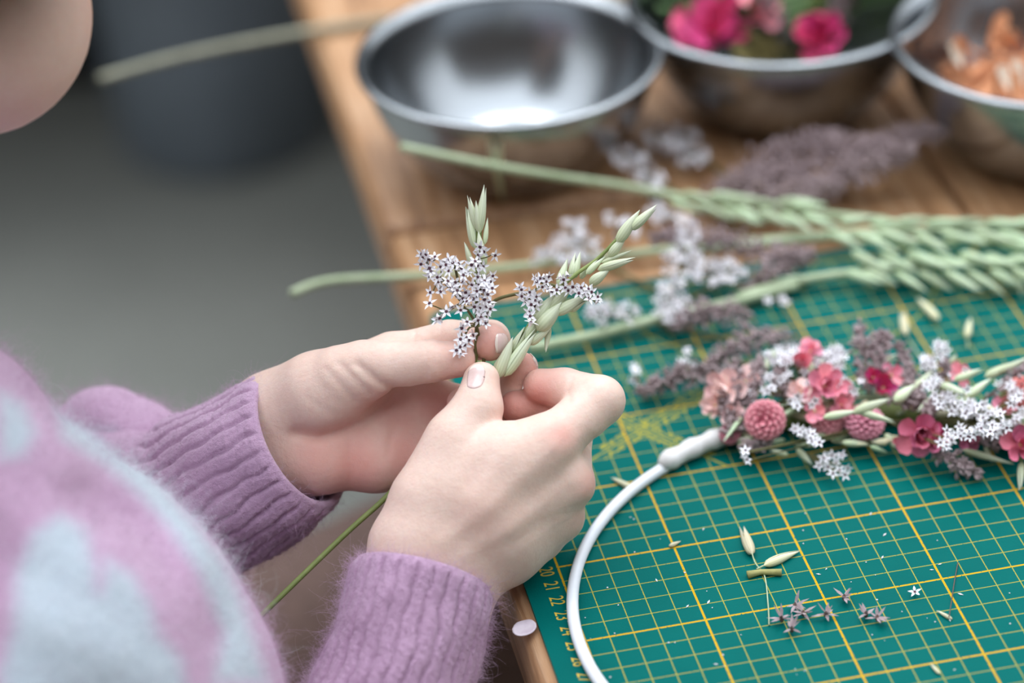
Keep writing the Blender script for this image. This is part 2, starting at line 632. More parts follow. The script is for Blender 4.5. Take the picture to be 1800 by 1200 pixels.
# ------------------------------------------------------------------ the person
def skin_material():
    b = NB('skin')
    at = b.n('ShaderNodeAttribute'); at.attribute_name = 'flush'
    n = b.noise(70, 4, 0.6); n2 = b.noise(420, 3)
    c = b.mix(n, lin('f0dacd'), lin('e6c8b8'))
    c = b.mix(b.m_('MULTIPLY', n2, 0.4), c, lin('d3a296'))
    c = b.mix(at.outputs['Fac'], c, lin('d27e74'))
    b.put(b.b.inputs['Base Color'], c)
    b.b.inputs['Roughness'].default_value = 0.5
    b.b.inputs['Specular IOR Level'].default_value = 0.35
    b.b.inputs['Subsurface Weight'].default_value = 0.35
    b.b.inputs['Subsurface Radius'].default_value = (0.0045, 0.0018, 0.0011)
    b.b.inputs['Subsurface Scale'].default_value = 1.0
    h = b.m_('ADD', b.m_('MULTIPLY', b.noise(330, 4, 0.6, stretch=(1, 1.3, 1)), 1.0), b.m_('MULTIPLY', b.noise(1300, 3), 0.4))
    b.bump(h, 0.00045, 0.6)
    return b.m


SKIN = skin_material()

# every joint: (pixel x, pixel y, pixels behind the focus plane, radius)
LH = dict(
    palm=[[(478, 724, 120, 58), (560, 692, 60, 67), (640, 652, 18, 52)],             # thenar edge
          [(400, 800, 190, 78), (486, 742, 120, 78), (690, 632, 96, 46)],            # index metacarpal
          [(470, 770, 130, 74), (600, 730, 118, 52), (745, 702, 120, 44)],
          [(410, 835, 200, 68), (500, 800, 130, 68), (640, 770, 120, 48), (745, 755, 126, 42)],
          [(500, 810, 110, 50), (560, 812, 84, 48), (660, 815, 95, 42), (735, 812, 112, 40)]],
    fingers=[
        [(600, 662, 24, 54), (668, 645, 2, 45), (757, 634, -14, 37), (804, 632, -8, 32)],       # thumb
        [(690, 632, 96, 44), (790, 601, 72, 38), (862, 597, 62, 34), (860, 601, 16, 34)],       # index
        [(745, 702, 120, 42), (855, 722, 112, 35), (902, 690, 66, 31), (918, 645, 40, 27)],     # middle
        [(745, 755, 126, 40), (850, 765, 120, 34), (862, 735, 70, 30), (812, 708, 48, 27)],     # ring
        [(735, 812, 112, 38), (835, 828, 108, 30), (868, 800, 70, 26), (838, 768, 46, 24)],     # little
    ],
    grooves=[[(628, 640, 10), (668, 672, 14), (712, 688, 30), (6, 7)],
             [(690, 700, 50), (640, 742, 60), (560, 768, 60), (520, 760, 60), (7, 11)],
             [(748, 600, -30), (752, 636, -40), (747, 664, -40), (2.6, 3.5)], [(757, 602, -30), (762, 640, -40), (2.2, 3.5)],
             [(731, 570, 40), (729, 604, 40), (2.6, 3.5)], [(775, 568, 40), (772, 600, 40), (2.6, 3.5)],
             [(598, 640, -10), (650, 690, -10), (3.4, 5.5)], [(575, 650, 0), (625, 705, 0), (2.6, 5)],
             [(540, 700, 20), (590, 730, 20), (1.4, 6)],
             [(690, 760, 70), (680, 800, 70), (1.5, 5)], [(615, 770, 60), (615, 850, 60), (1.5, 4)]],
)
RH = dict(
    palm=[[(690, 1130, -75, 62), (716, 960, -62, 60), (750, 880, -66, 57), (792, 800, -62, 52)],       # thumb metacarpal
          [(715, 1130, -70, 62), (742, 960, -68, 60), (850, 880, -78, 58), (965, 790, -74, 48)],       # index metacarpal
          [(800, 860, -66, 58), (880, 805, -72, 54), (960, 778, -72, 46)],                             # interosseous web
          [(745, 1140, -60, 62), (782, 985, -58, 58), (880, 920, -62, 54), (998, 850, -46, 45)],
          [(770, 1140, -50, 60), (808, 1002, -40, 55), (900, 950, -34, 50), (983, 908, -8, 41)],
          [(785, 1140, -30, 58), (822, 1005, -15, 52), (890, 975, 0, 46), (948, 945, 28, 38)]],
    fingers=[
        [(770, 830, -58, 54), (800, 772, -58, 52), (840, 716, -44, 44), (846, 668, -26, 33)],           # thumb
        [(962, 788, -74, 49), (1054, 704, -36, 44), (992, 684, 12, 37), (950, 678, 18, 31)],            # index
        [(998, 850, -46, 44), (1000, 770, 50, 40), (960, 706, 62, 34), (908, 714, 40, 30)],             # middle
        [(983, 908, -8, 40), (990, 850, 96, 36), (930, 772, 92, 31), (890, 758, 70, 27)],               # ring
        [(948, 945, 28, 36), (960, 900, 120, 31), (910, 835, 120, 27), (880, 815, 100, 24)],            # little
    ],
    grooves=[[(1008, 660, -20), (1000, 682, -10), (1000, 712, -20), (2.4, 4)],
             [(820, 700, -90), (872, 712, -90), (1.2, 4)], [(824, 690, -90), (872, 700, -90), (1.0, 3)],
             [(905, 742, 10), (912, 690, 10), (1.4, 4)],
             [(975, 785, -90), (860, 890, -90), (780, 950, -90), (-2, 14)], [(1000, 848, -60), (900, 930, -60), (820, 975, -60), (-2, 13)],
             [(1010, 812, -60), (930, 872, -60), (850, 930, -60), (1.2, 15)], [(1030, 886, 0), (985, 900, 0), (900, 955, 0), (2.2, 12)],
             [(1040, 772, -20), (1000, 815, -40), (3.5, 12)], [(870, 770, -60), (830, 850, -60), (3, 18)]],
)


def hand_fn(H):
    def fn(P):
        d = None
        for c in H['palm']:
            q = chain(P, c, 30)
            d = q if d is None else smin(d, q, 34)
        palm = d
        out = palm
        for fc in H['fingers']:
            out = smin(out, smin(palm, chain(P, fc, 9), 18), 5)
        for g in H['grooves']:
            pts, (dep, wid) = g[:-1], g[-1]
            m = None
            for a, b in zip(pts[:-1], pts[1:]):
                a2 = np.array(a[:2], np.float32); b2 = np.array(b[:2], np.float32)
                ba = b2 - a2; q = P[:, :2] - a2
                h = np.clip((q @ ba) / float(ba @ ba), 0, 1)
                dd = np.linalg.norm(q - h[:, None] * ba, axis=1)
                m = dd if m is None else np.minimum(m, dd)
            out = out + dep * np.exp(-(m / wid) ** 2) * (P[:, 2] < max(p[2] for p in pts) + 40)
        return out
    return fn


def bounds(H, pad=40):
    A = np.array([j for c in H['palm'] + H['fingers'] for j in c], float)
    return (A[:, :3] - A[:, 3:]).min(0) - pad, (A[:, :3] + A[:, 3:]).max(0) + pad


LFN, RFN = hand_fn(LH), hand_fn(RH)
parts_v, parts_f, flush = [], [], []


def blobs(v, L):
    t = np.zeros(len(v))
    for (x_, y_, z_, r_, w_) in L:
        d2 = ((v - np.array([x_, y_, z_])) ** 2).sum(1)
        t = np.maximum(t, w_ * np.exp(-d2 / (r_ * r_)))
    return t


for H, fn, bl in ((LH, LFN, [(862, 602, 0, 40, .5), (802, 640, 0, 50, .42), (925, 640, 40, 40, .55), (660, 690, 30, 45, .35), (620, 815, 60, 75, .5), (560, 800, 40, 60, .4), (710, 800, 80, 70, .45),
                             (780, 715, 70, 60, .45), (700, 740, 90, 60, .35), (590, 610, 60, 60, .1)]),
                  (RH, RFN, [(950, 690, 10, 48, .72), (1030, 705, 10, 30, .2), (985, 765, -115, 30, .42), (1035, 850, -70, 30, .35), (1015, 905, -30, 28, .3), (846, 690, -10, 40, .3), (870, 735, -40, 24, .5),
                             (905, 714, 40, 52, .72), (850, 900, -120, 60, .08)])):
    lo, hi = bounds(H)
    v, F = surface_nets(fn, lo, hi, 4.0)
    v = relax(v, F, 3, 0.5)
    flush.append(np.clip(blobs(v, bl) * (1.35 if H is LH else 1.25), 0, .9))
    parts_f.append(F + sum(len(p) for p in parts_v))
    parts_v.append(v)

# head (face turned down to the work), neck and trunk, coarser; hidden below the clothes
HD = dict(c=(-215, -215, -170))


def body_fn(P):
    d = chain(P, [(-48, 30, -215, 212), (-330, -110, -150, 190)], 40)                 # chin and jaw
    d = smin(d, chain(P, [(20, -260, -205, 190), (-120, -440, -180, 330)], 60), 90)                       # face and skull
    d = smin(d, chain(P, [(215, -250, -215, 22), (190, -360, -215, 20)], 10), 40)                           # nose
    d = smin(d, chain(P, [(168, -110, -245, 20), (174, -112, -200, 22), (160, -110, -160, 20)], 8), 22)       # lips
    for zz in (-300, -120):
        d = -smin(-d, cap_d(P, (180, -330, zz), (190, -330, zz), 40, 40), 40)                                # eye sockets
        d = smin(d, cap_d(P, (142, -330, zz), (144, -330, zz), 38, 38), 6)
    d = smin(d, cap_d(P, (-330, -180, -480), (-300, -90, -470), 40, 26), 20)                               # ear
    d = smin(d, chain(P, [(-330, -60, -150, 190), (-500, 330, -120, 170), (-640, 860, -60, 400), (-580, 1700, -60, 430)], 60), 60)
    d = smin(d, chain(P, [(-640, 580, 300, 150), (-330, 1110, 560, 130), (150, 900, 380, 78), (400, 822, 200, 70)], 40), 60)      # far arm
    d = smin(d, chain(P, [(-640, 640, -420, 160), (-200, 1500, -430, 150), (480, 1560, -190, 105), (715, 1130, -62, 64)], 40), 60)  # near arm
    return d


v, F = surface_nets(body_fn, (-1120, -860, -760), (960, 2160, 800), 19.0)
v = relax(v, F, 2, 0.5)
flush.append(blobs(v, [(100, 0, -215, 90, .4), (0, 60, -230, 120, .2), (170, -110, -205, 40, .8)]))
parts_f.append(F + sum(len(p) for p in parts_v)); parts_v.append(v)
person = mesh_obj('person', PV(np.concatenate(parts_v)), np.concatenate(parts_f), SKIN, origin=(-0.36, -0.24, -0.30))
paint(person, 'flush', np.concatenate(flush))
tag(person, 'person in a fluffy lilac and white sweater binding flowers with both hands', 'person')

# nails: thin curved plates laid on the fingertips
NAIL = pmat('nail', 'eccdc6', 'e4beb6', 0.25, 300, sss=0.2, spec=0.5)
NTIP = pmat('nail_edge', 'eddcd2', None, 0.3, 300)


def nail(fn, c, axis, normal, w, L):
    c = np.array(c, float)
    a = np.array(axis, float); a /= np.linalg.norm(a)
    n_ = np.array(normal, float); n_ -= a * (n_ @ a); n_ /= np.linalg.norm(n_)
    s = np.cross(a, n_)
    nu, nv = 13, 15
    q = []
    for j in range(nv):
        t = j / (nv - 1)
        for i in range(nu):
            u = -1 + 2 * i / (nu - 1)
            ww = w * (0.80 + 0.2 * min(1, t * 3)) * (1 if t < .8 else math.sqrt(max(0, 1 - ((t - .8) / .2) ** 2 * .45)))
            along = L * (t - 0.5) - (L * 0.12 * u * u if t > .5 else -L * .12 * u * u * (0.5 - t) * 2)
            q.append(c + a * along + s * u * ww * 0.5 + n_ * 30)
    q = np.array(q, np.float32)
    for _ in range(40):
        q = q - np.outer(np.clip(fn(q), -4, 4) * 0.8, n_)
    lift = []
    for j in range(nv):
        for i in range(nu):
            u = abs(-1 + 2 * i / (nu - 1)); t = j / (nv - 1)
            lift.append(-0.5 if (u > .99 or t < .01) else (1.3 + (1.6 if t > .93 else 0)))
    q = q + np.outer(lift, n_)
    f, mi = [], []
    for j in range(nv - 1):
        for i in range(nu - 1):
            f.append((j * nu + i, j * nu + i + 1, (j + 1) * nu + i + 1, (j + 1) * nu + i))
            mi.append(1 if j >= nv - 3 else 0)
    o = mesh_obj('nail', PV(q), f, None, person, mats=[NAIL, NTIP], fmat=mi)
    sd = o.modifiers.new('s', 'SOLIDIFY'); sd.thickness = 0.0003
    return o


nail(RFN, (838, 664, -50), (0.02, -1, 0.25), (-0.25, -.2, -1), 33, 50)
nail(LFN, (866, 604, 14), (-0.75, 0.05, -0.66), (0.75, -0.05, -0.62), 36, 36)
nail(RFN, (936, 679, 30), (-1, 0.0, 0.05), (-0.1, -0.15, 1), 34, 34)
nail(LFN, (936, 640, 46), (0.05, -1, -.3), (0.9, 0.1, 0.45), 34, 40)
HAIR = pmat('brown_hair', '4a3020', '2e1c12', 0.5, 30, stretch=(12, 12, 1), bump=0.001)


def hair_fn(P):
    d = chain(P, [(60, -470, -190, 330), (-230, -430, -170, 360), (-420, -230, -170, 310)], 60)
    d = np.maximum(d, -(cap_d(P, (330, -330, -205), (40, 0, -205), 250, 262)))
    d = smin(d, chain(P, [(-470, -120, -330, 120), (-560, 200, -420, 110), (-600, 420, -400, 60)], 30), 60)
    d = smin(d, chain(P, [(40, -420, -420, 200), (-120, -260, -500, 150), (-260, -60, -500, 120)], 30), 50)
    d = smin(d, chain(P, [(120, -190, -480, 130), (40, -200, -620, 150), (-170, -118, -600, 130)], 30), 60)  # near-side overhang, mostly out of view, added to shade the cheek
    return d + 7 * np.sin(P[:, 2] * 0.09 + P[:, 0] * 0.02)


v, F = surface_nets(hair_fn, (-860, -860, -840), (440, 520, 360), 16.0)
mesh_obj('hair', PV(relax(v, F, 1)), F, HAIR, person)

# ------------------------------------------------------------------ clothes (children of the person)
def knit_material(name, cable=False):
    b = NB(name)
    at = b.n('ShaderNodeAttribute'); at.attribute_name = 'white'
    n = b.noise(45, 4, 0.65); n2 = b.noise(900, 3, 0.7)
    c = b.mix(n, lin('cfa8c5'), lin('ba90b2'))
    c = b.mix(b.m_('MULTIPLY', n2, 0.35), c, lin('d3bcd3'))
    w = b.mix(n, lin('c6d0d9'), lin('b4c0cc'))
    c = b.mix(at.outputs['Fac'], c, w)
    b.put(b.b.inputs['Base Color'], c)
    b.b.inputs['Roughness'].default_value = 0.95
    b.b.inputs['Specular IOR Level'].default_value = 0.05
    b.b.inputs['Sheen Weight'].default_value = 0.35
    b.b.inputs['Sheen Roughness'].default_value = 0.6
    b.bump(b.m_('ADD', b.noise(700, 4, 0.7), b.m_('MULTIPLY', b.noise(240, 3), 0.8)), 0.0012, 0.8)
    return b.m


KNIT = knit_material('lilac_mohair_knit')

WHITE = [  # white motifs knitted into the front, outlines in pixel space at the cloth's own depth
    [(0, 690), (38, 712), (62, 760), (40, 800), (0, 806)],
    [(96, 700), (150, 742), (222, 790), (290, 856), (352, 930), (400, 1000), (432, 1080), (470, 1200), (376, 1200), (392, 1110), (352, 1010), (296, 925), (246, 870), (186, 816), (110, 770)],
    [(22, 1110), (28, 1010), (58, 935), (108, 905), (150, 930), (163, 985), (176, 1045), (190, 985), (232, 1010), (262, 1062), (278, 1118), (318, 1158), (330, 1240), (300, 1500), (0, 1500), (0, 1180)],
    [(-300, 900), (-200, 820), (-120, 900), (-110, 1100), (-200, 1200), (-300, 1100)],
    [(-500, 500), (-380, 430), (-300, 520), (-330, 690), (-460, 720)],
]


def in_poly(v, poly, soft):
    p = np.asarray(poly, float)
    x, y = v[:, 0], v[:, 1]
    ins = np.zeros(len(v), bool)
    dist = np.full(len(v), 1e9)
    for i in range(len(p)):
        a, b = p[i], p[(i + 1) % len(p)]
        cr = (a[1] > y) != (b[1] > y)
        with np.errstate(divide='ignore', invalid='ignore'):
            xi = a[0] + (y - a[1]) * (b[0] - a[0]) / (b[1] - a[1])
        ins ^= cr & (x < xi)
        ba = b - a
        h = np.clip(((x - a[0]) * ba[0] + (y - a[1]) * ba[1]) / (ba @ ba), 0, 1)
        dist = np.minimum(dist, np.hypot(x - a[0] - h * ba[0], y - a[1] - h * ba[1]))
    s = np.where(ins, dist, -dist)
    return np.clip(0.5 + s / (2 * soft), 0, 1)


def whiteness(v):
    w = np.zeros(len(v))
    for p in WHITE:
        w = np.maximum(w, in_poly(v, p, 16))
    return w


def sweater_fn(P):
    d = chain(P, [(-660, 400, -100, 260), (-700, 800, -60, 500), (-620, 1750, -60, 520)], 80)          # trunk
    d = smin(d, chain(P, [(-570, 680, -330, 280), (-196, 902, -290, 322), (66, 1200, -235, 378), (350, 1560, -170, 320)], 90), 120)   # chest, near upper arm
    d = smin(d, chain(P, [(-660, 560, 330, 240), (-330, 1090, 560, 215), (40, 900, 420, 150)], 60), 70)
    d = smin(d, chain(P, [(-660, 620, -440, 250), (-200, 1500, -430, 230), (480, 1600, -190, 150)], 60), 70)
    d = smin(d, chain(P, [(-640, 470, -430, 190), (-620, 420, -100, 215), (-640, 470, 300, 190)], 60), 80)
    m = None
    for a, b in (((150, 872), (262, 932)), ((262, 932), (300, 1010)), ((300, 1010), (376, 1110))):
        a2 = np.array(a, np.float32); ba = np.array(b, np.float32) - a2; q = P[:, :2] - a2
        h = np.clip((q @ ba) / float(ba @ ba), 0, 1); dd = np.linalg.norm(q - h[:, None] * ba, axis=1)
        m = dd if m is None else np.minimum(m, dd)
    d = d + 24 * np.exp(-(m / 38) ** 2) * (P[:, 2] < 0)
    fold = 7 * np.sin(P[:, 0] * 0.019 + P[:, 1] * 0.011) * np.sin(P[:, 2] * 0.013 + 1) + 4 * np.sin(P[:, 1] * 0.04 - P[:, 0] * 0.02)
    neck = cap_d(P, (-520, 60, -110), (-470, 300, -120), 215, 190)
    return np.maximum(d + fold, -neck)


v, F = surface_nets(sweater_fn, (-1260, 10, -860), (700, 2330, 860), 20.0)
v = relax(v, F, 2, 0.5)
sweater = mesh_obj('sweater', PV(v), F, KNIT, person)
paint(sweater, 'white', whiteness(v))
SWV, SWF = v, F


def sleeve(path, radii, rim_n, ribs, nseg, label_white=None, squash=(1, 1), rib_from=0.0, rib_amp=0.035, up=(0, 0, -1), nseg_a=0):
    """tube in pixel space; path[0] is the cuff opening with plane normal rim_n, ribs fade in past rib_from"""
    P = np.array(smooth_path(path, 14))
    Rr = np.array([x_[0] for x_ in smooth_path([(r, 0, 0) for r in radii], 14)])
    n = len(P)
    seg = ribs * 10
    verts = []
    tn0 = np.array(rim_n, float); tn0 /= np.linalg.norm(tn0)
    L = np.concatenate([[0], np.cumsum(np.linalg.norm(np.diff(P, axis=0), axis=1))])
    u = None
    rows = []
    for i in range(n):
        t = P[min(i + 1, n - 1)] - P[max(i - 1, 0)]
        t = t / np.linalg.norm(t)
        f = min(1.0, L[i] / 150.0)
        t = -tn0 * (1 - f) + t * f
        t /= np.linalg.norm(t)
        if u is None:
            u = np.cross(np.array(up, float), t)
        u = u - t * (u @ t); u /= np.linalg.norm(u)
        rows.append((P[i], u.copy(), np.cross(t, u), Rr[i], L[i]))
    # resample rows finely along the length
    nl = int(L[-1] / 4.5)
    Ls = np.linspace(0, L[-1], nl)
    A = np.array([np.concatenate([r[0], r[1], r[2], [r[3]]]) for r in rows])
    B = np.stack([np.interp(Ls, L, A[:, k_]) for k_ in range(A.shape[1])], 1)
    th = np.linspace(0, 2 * math.pi, seg, endpoint=False)
    rs = np.random.RandomState(ribs)
    out = []
    for i in range(nl):
        c, uu, ww, r = B[i, :3], B[i, 3:6], B[i, 6:9], B[i, 9]
        l = Ls[i]
        fade = 1.0 if l < rib_from else max(0.0, 1 - (l - rib_from) / 40.0)
        wob = 0.5 * np.sin(l * 0.045 + 3 * np.sin(th * 2)) + 0.35 * np.sin(l * 0.11 + th * 7)
        ph = (ribs * th + wob) * 0.5
        brk = 0.75 + 0.25 * np.sin(l * 0.05 + 5 * np.sin(th * 3)) * np.sin(l * 0.023 + th * 9)
        rib = 0.55 - 1.75 * brk * np.exp(-(np.sin(ph) / 0.36) ** 2)
        rib = rib * min(1.0, max(0.0, (l - 5) / 12.0)) + 0.3 * math.exp(-(l / 8.0) ** 2)
        stitch = np.sin(l * 0.42 + (np.floor((ribs * th + wob) / math.pi) % 2) * 1.6) * 0.25
        amp = rib_amp * fade
        edge = -0.05 * math.exp(-(l / 7.0) ** 2)
        lump = 0.025 * np.sin(th * 3 + l * 0.02) + 0.02 * np.sin(th * 5 - l * 0.035) + rib_amp * 0.22 * np.sin(th * ribs * .5 + l * 0.11) * np.sin(l * 0.19 + th * 17)
        rad = r * (1 + amp * (rib + stitch * np.maximum(rib, 0)) + edge + lump * min(1, l / 60))
        out.append(c + np.outer(np.cos(th) * rad * squash[0], uu) + np.outer(np.sin(th) * rad * squash[1], ww))
    # rolled hem and inside of the cuff
    inner = []
    for k_, (dl, dr) in enumerate(((2, .93), (0, .90), (6, .87), (30, .86), (70, .86))):
        i = min(int(dl / 4.5), nl - 1)
        c, uu, ww, r = B[i, :3], B[i, 3:6], B[i, 6:9], B[i, 9]
        inner.append(c + np.outer(np.cos(th) * r * dr * squash[0], uu) + np.outer(np.sin(th) * r * dr * squash[1], ww))
    allr = inner[::-1] + out
    verts = np.concatenate(allr)
    m = len(allr)
    i = np.arange(m - 1)[:, None] * seg; j = np.arange(seg)[None]; j2 = (j + 1) % seg
    F_ = np.stack([i + j, i + j2, i + seg + j2, i + seg + j], -1).reshape(-1, 4)
    return verts, F_


# far (left hand) sleeve: ribbed cuff, then a puffed sleeve towards the elbow
lv, lf = sleeve([(528, 772, 98), (438, 828, 150), (350, 880, 230), (260, 892, 320), (150, 852, 430)], [132, 143, 148, 140, 130],
                (0.78, -0.40, -0.50), 26, 1, squash=(1.0, 0.98), rib_from=250, rib_amp=0.048)
lsl = mesh_obj('sleeve', PV(lv), lf, KNIT, sweater)
paint(lsl, 'white', in_poly(lv, [(90, 720), (150, 752), (205, 800), (235, 870), (190, 900), (60, 800)], 14))
# puffed fold of that sleeve above the elbow
def puff_fn(P):
    d = chain(P, [(185, 770, 420, 92), (262, 816, 380, 92), (330, 870, 330, 92)], 30)
    return smin(d, chain(P, [(90, 830, 470, 100), (200, 800, 420, 104)], 20), 30) + 3 * np.sin(P[:, 0] * .05) * np.sin(P[:, 1] * .06)
v, F = surface_nets(puff_fn, (-80, 640, 250), (450, 990, 610), 9.0)
v = relax(v, F, 2)
puff = mesh_obj('sleeve_fold', PV(v), F, KNIT, sweater)
paint(puff, 'white', in_poly(v, [(120, 760), (200, 760), (222, 850), (120, 850)], 20) * 0.8)
PFV, PFF = v, F
# near (right hand) sleeve
rv, rf = sleeve([(744, 1012, -52), (726, 1085, -66), (700, 1180, -84), (640, 1330, -120), (560, 1480, -160)], [126, 129, 132, 140, 150],
                (0.235, -0.93, 0.28), 26, 2, squash=(1.0, 0.92), rib_from=600, rib_amp=0.042, up=(0, 0, -1))
rsl = mesh_obj('sleeve', PV(rv), rf, KNIT, sweater)
paint(rsl, 'white', np.zeros(len(rv)))

# mohair fuzz: fine curved hairs over the knit
FZ = pmat('mohair_fuzz', 'd0b4c9', 'b996b2', 0.9, 60, spec=0.1)
FZW = pmat('mohair_fuzz_white', 'eef2f6', 'dfe6ee', 0.9, 60, spec=0.1)


def fuzz(name, v, F, count, length, mat, parent, seed, radius=0.00004, weight=None, curl=1.0):
    rs = np.random.RandomState(seed)
    W3 = PV(v)
    a, b, c, d = (W3[F[:, i]] for i in range(4))
    nrm = np.cross(c - a, d - b)
    ar = np.linalg.norm(nrm, axis=1)
    nrm /= np.maximum(ar, 1e-12)[:, None]
    pr = ar.copy()
    ctr = (a + b + c + d) / 4
    vw = CAM - ctr
    vw /= np.linalg.norm(vw, axis=1)[:, None]
    pxl = v[F].mean(1)
    vis = (pxl[:, 0] > -80) & (pxl[:, 0] < 1000) & (pxl[:, 1] > 560) & (pxl[:, 1] < 1260) & ((nrm * vw).sum(1) > -0.35)
    pr = pr * vis
    if weight is not None:
        pr = pr * weight
    pr /= pr.sum()
    i = rs.choice(len(F), count, p=pr)
    s, t = rs.rand(count, 1), rs.rand(count, 1)
    p0 = (a[i] * (1 - s) + b[i] * s) * (1 - t) + (d[i] * (1 - s) + c[i] * s) * t
    n = nrm[i]
    K = 9
    dirs = n * 0.75 + rs.normal(0, 0.75, (count, 3))
    dirs /= np.linalg.norm(dirs, axis=1)[:, None]
    ln = length * rs.gamma(2.0, 0.5, (count, 1))
    pts = np.empty((count, K, 3))
    p = p0 - n * 0.0004
    ax_ = rs.normal(0, 1, (count, 3)); ax_ /= np.linalg.norm(ax_, axis=1)[:, None]
    ang = rs.normal(0, 0.4, (count, 1)) * curl
    for k_ in range(K):
        pts[:, k_] = p
        p = p + dirs * ln / (K - 1)
        cr = np.cross(ax_, dirs)
        dirs = dirs * np.cos(ang) + cr * np.sin(ang)
        dirs /= np.linalg.norm(dirs, axis=1)[:, None]
    hc = bpy.data.hair_curves.new(name)
    hc.add_curves([K] * count)
    og = np.array(wloc(parent))
    hc.attributes['position'].data.foreach_set('vector', (pts - og).astype(np.float32).ravel())
    ra = hc.attributes.new('radius', 'FLOAT', 'POINT')
    rr_ = np.tile(np.linspace(1, 0.4, K) * radius, count).astype(np.float32)
    ra.data.foreach_set('value', rr_)
    hc.materials.append(mat)
    o = bpy.data.objects.new(name, hc)
    link(o, parent)
    tag(o, kind='stuff')
    return o


wf = whiteness(SWV)[SWF].mean(1)
fuzz('fuzz', SWV, SWF, 16000, 0.0065, FZ, sweater, 1, 0.00003, weight=1 - 0.9 * wf, curl=1.7)
fuzz('fuzz', SWV, SWF, 12000, 0.0065, FZW, sweater, 2, 0.00003, weight=0.03 + wf, curl=1.7)
fuzz('fuzz', lv, lf, 16000, 0.004, FZ, lsl, 3, 0.00003)
fuzz('fuzz', PFV, PFF, 5000, 0.005, FZ, puff, 5)
fuzz('fuzz', rv, rf, 24000, 0.0042, FZ, rsl, 4, 0.00003)

# trousers and stool under the table
TR = pmat('brown_trousers', '7a625a', '6b564f', 0.9, 120, bump=0.0006, bscale=900)


def leg_pts(yoff):
    if yoff > 0:      # far leg, turned outwards
        return [(-0.40, -0.13, -0.30, 0.105), (-0.12, 0.06, -0.262, 0.082), (0.05, 0.13, -0.262, 0.07), (0.04, 0.13, -0.48, 0.062), (-0.02, 0.12, -0.69, 0.05)]
    return [(-0.40, -0.24 + yoff, -0.30, 0.105), (-0.12, -0.22 + yoff, -0.27, 0.085), (0.06, -0.20 + yoff, -0.27, 0.07), (0.05, -0.20 + yoff, -0.48, 0.062), (-0.02, -0.20 + yoff, -0.69, 0.05)]


def trouser_fn(P):
    d = None
    for yo in (-0.10, 0.13):
        q = chain(P, leg_pts(yo), 0.03)
        d = q if d is None else smin(d, q, 0.03)
    return smin(d, cap_d(P, (-0.42, -0.38, -0.28), (-0.42, -0.08, -0.28), 0.13, 0.13), 0.05) + 0.003 * np.sin(P[:, 0] * 60 + P[:, 2] * 30)


v, F = surface_nets(trouser_fn, (-0.62, -0.58, -0.75), (0.16, 0.26, -0.08), 0.012)
mesh_obj('trousers', relax(v, F, 2), F, TR, person)
SHOE = pmat('dark_shoe', '2a2624', '1f1c1b', 0.6, 40)
for yo in (-0.12, 0.30):
    v, F = surface_nets(lambda P: np.maximum(chain(P, [(-0.05, -0.18 + yo, -0.70, 0.045), (0.02, -0.18 + yo, -0.715, 0.042), (0.13, -0.18 + yo, -0.72, 0.036)], 0.02), -(P[:, 2] + 0.7485)), (-0.14, -0.26 + yo, -0.76), (0.2, -0.1 + yo, -0.63), 0.008)
    mesh_obj('shoe', relax(v, F, 1), F, SHOE, person)
st = empty('wooden_stool', (-0.40, -0.24, -0.75), 'plain wooden stool under the seated person', 'stool')
q = MB(); q.lathe([(0.001, 0.315), (0.165, 0.315), (0.17, 0.32), (0.17, 0.342), (0.165, 0.347), (0.001, 0.347)], (-0.40, -0.24, -0.75), 40); q.build('seat', WOOD, st)
for (ax_, ay_) in ((1, 1), (1, -1), (-1, 1), (-1, -1)):
    q = MB(); q.tube([(-0.40 + ax_ * 0.14, -0.24 + ay_ * 0.14, -0.75), (-0.40 + ax_ * 0.10, -0.24 + ay_ * 0.10, -0.434)], 0.016, 10); q.build('leg', WOOD, st)

# ------------------------------------------------------------------ plant kit (shared meshes)
def striped(name, c1, c2, c3):
    b = NB(name)
    sp = b.n('ShaderNodeSeparateXYZ'); b.t.links.new(b.co.outputs['Object'], sp.inputs[0])
    a = b.m_('ARCTAN2', sp.outputs[0], sp.outputs[1])
    w = b.m_('MULTIPLY_ADD', b.m_('SINE', b.m_('MULTIPLY', a, 13.0)), 0.5, 0.5)
    oi = b.n('ShaderNodeObjectInfo')
    c = b.mix(b.m_('MULTIPLY', w, 0.6), lin(c1), lin(c2))
    g = b.ramp(sp.outputs[2], [(0.0, (0, 0, 0, 1)), (0.95, (1, 1, 1, 1))])
    c = b.mix(b.m_('MULTIPLY', g, 0.65), c, lin(c3))
    hs = b.n('ShaderNodeHueSaturation')
    b.put(hs.inputs['Value'], b.m_('MULTIPLY_ADD', oi.outputs['Random'], 0.28, 0.86))
    b.put(hs.inputs['Hue'], b.m_('MULTIPLY_ADD', oi.outputs['Random'], 0.03, 0.485))
    b.put(hs.inputs['Color'], c)
    b.put(b.b.inputs['Base Color'], hs.outputs[0])
    b.b.inputs['Roughness'].default_value = 0.5
    b.b.inputs['Subsurface Weight'].default_value = 0.15
    b.b.inputs['Subsurface Radius'].default_value = (0.002, 0.002, 0.001)
    b.b.inputs['Subsurface Scale'].default_value = 1.0
    return b.m


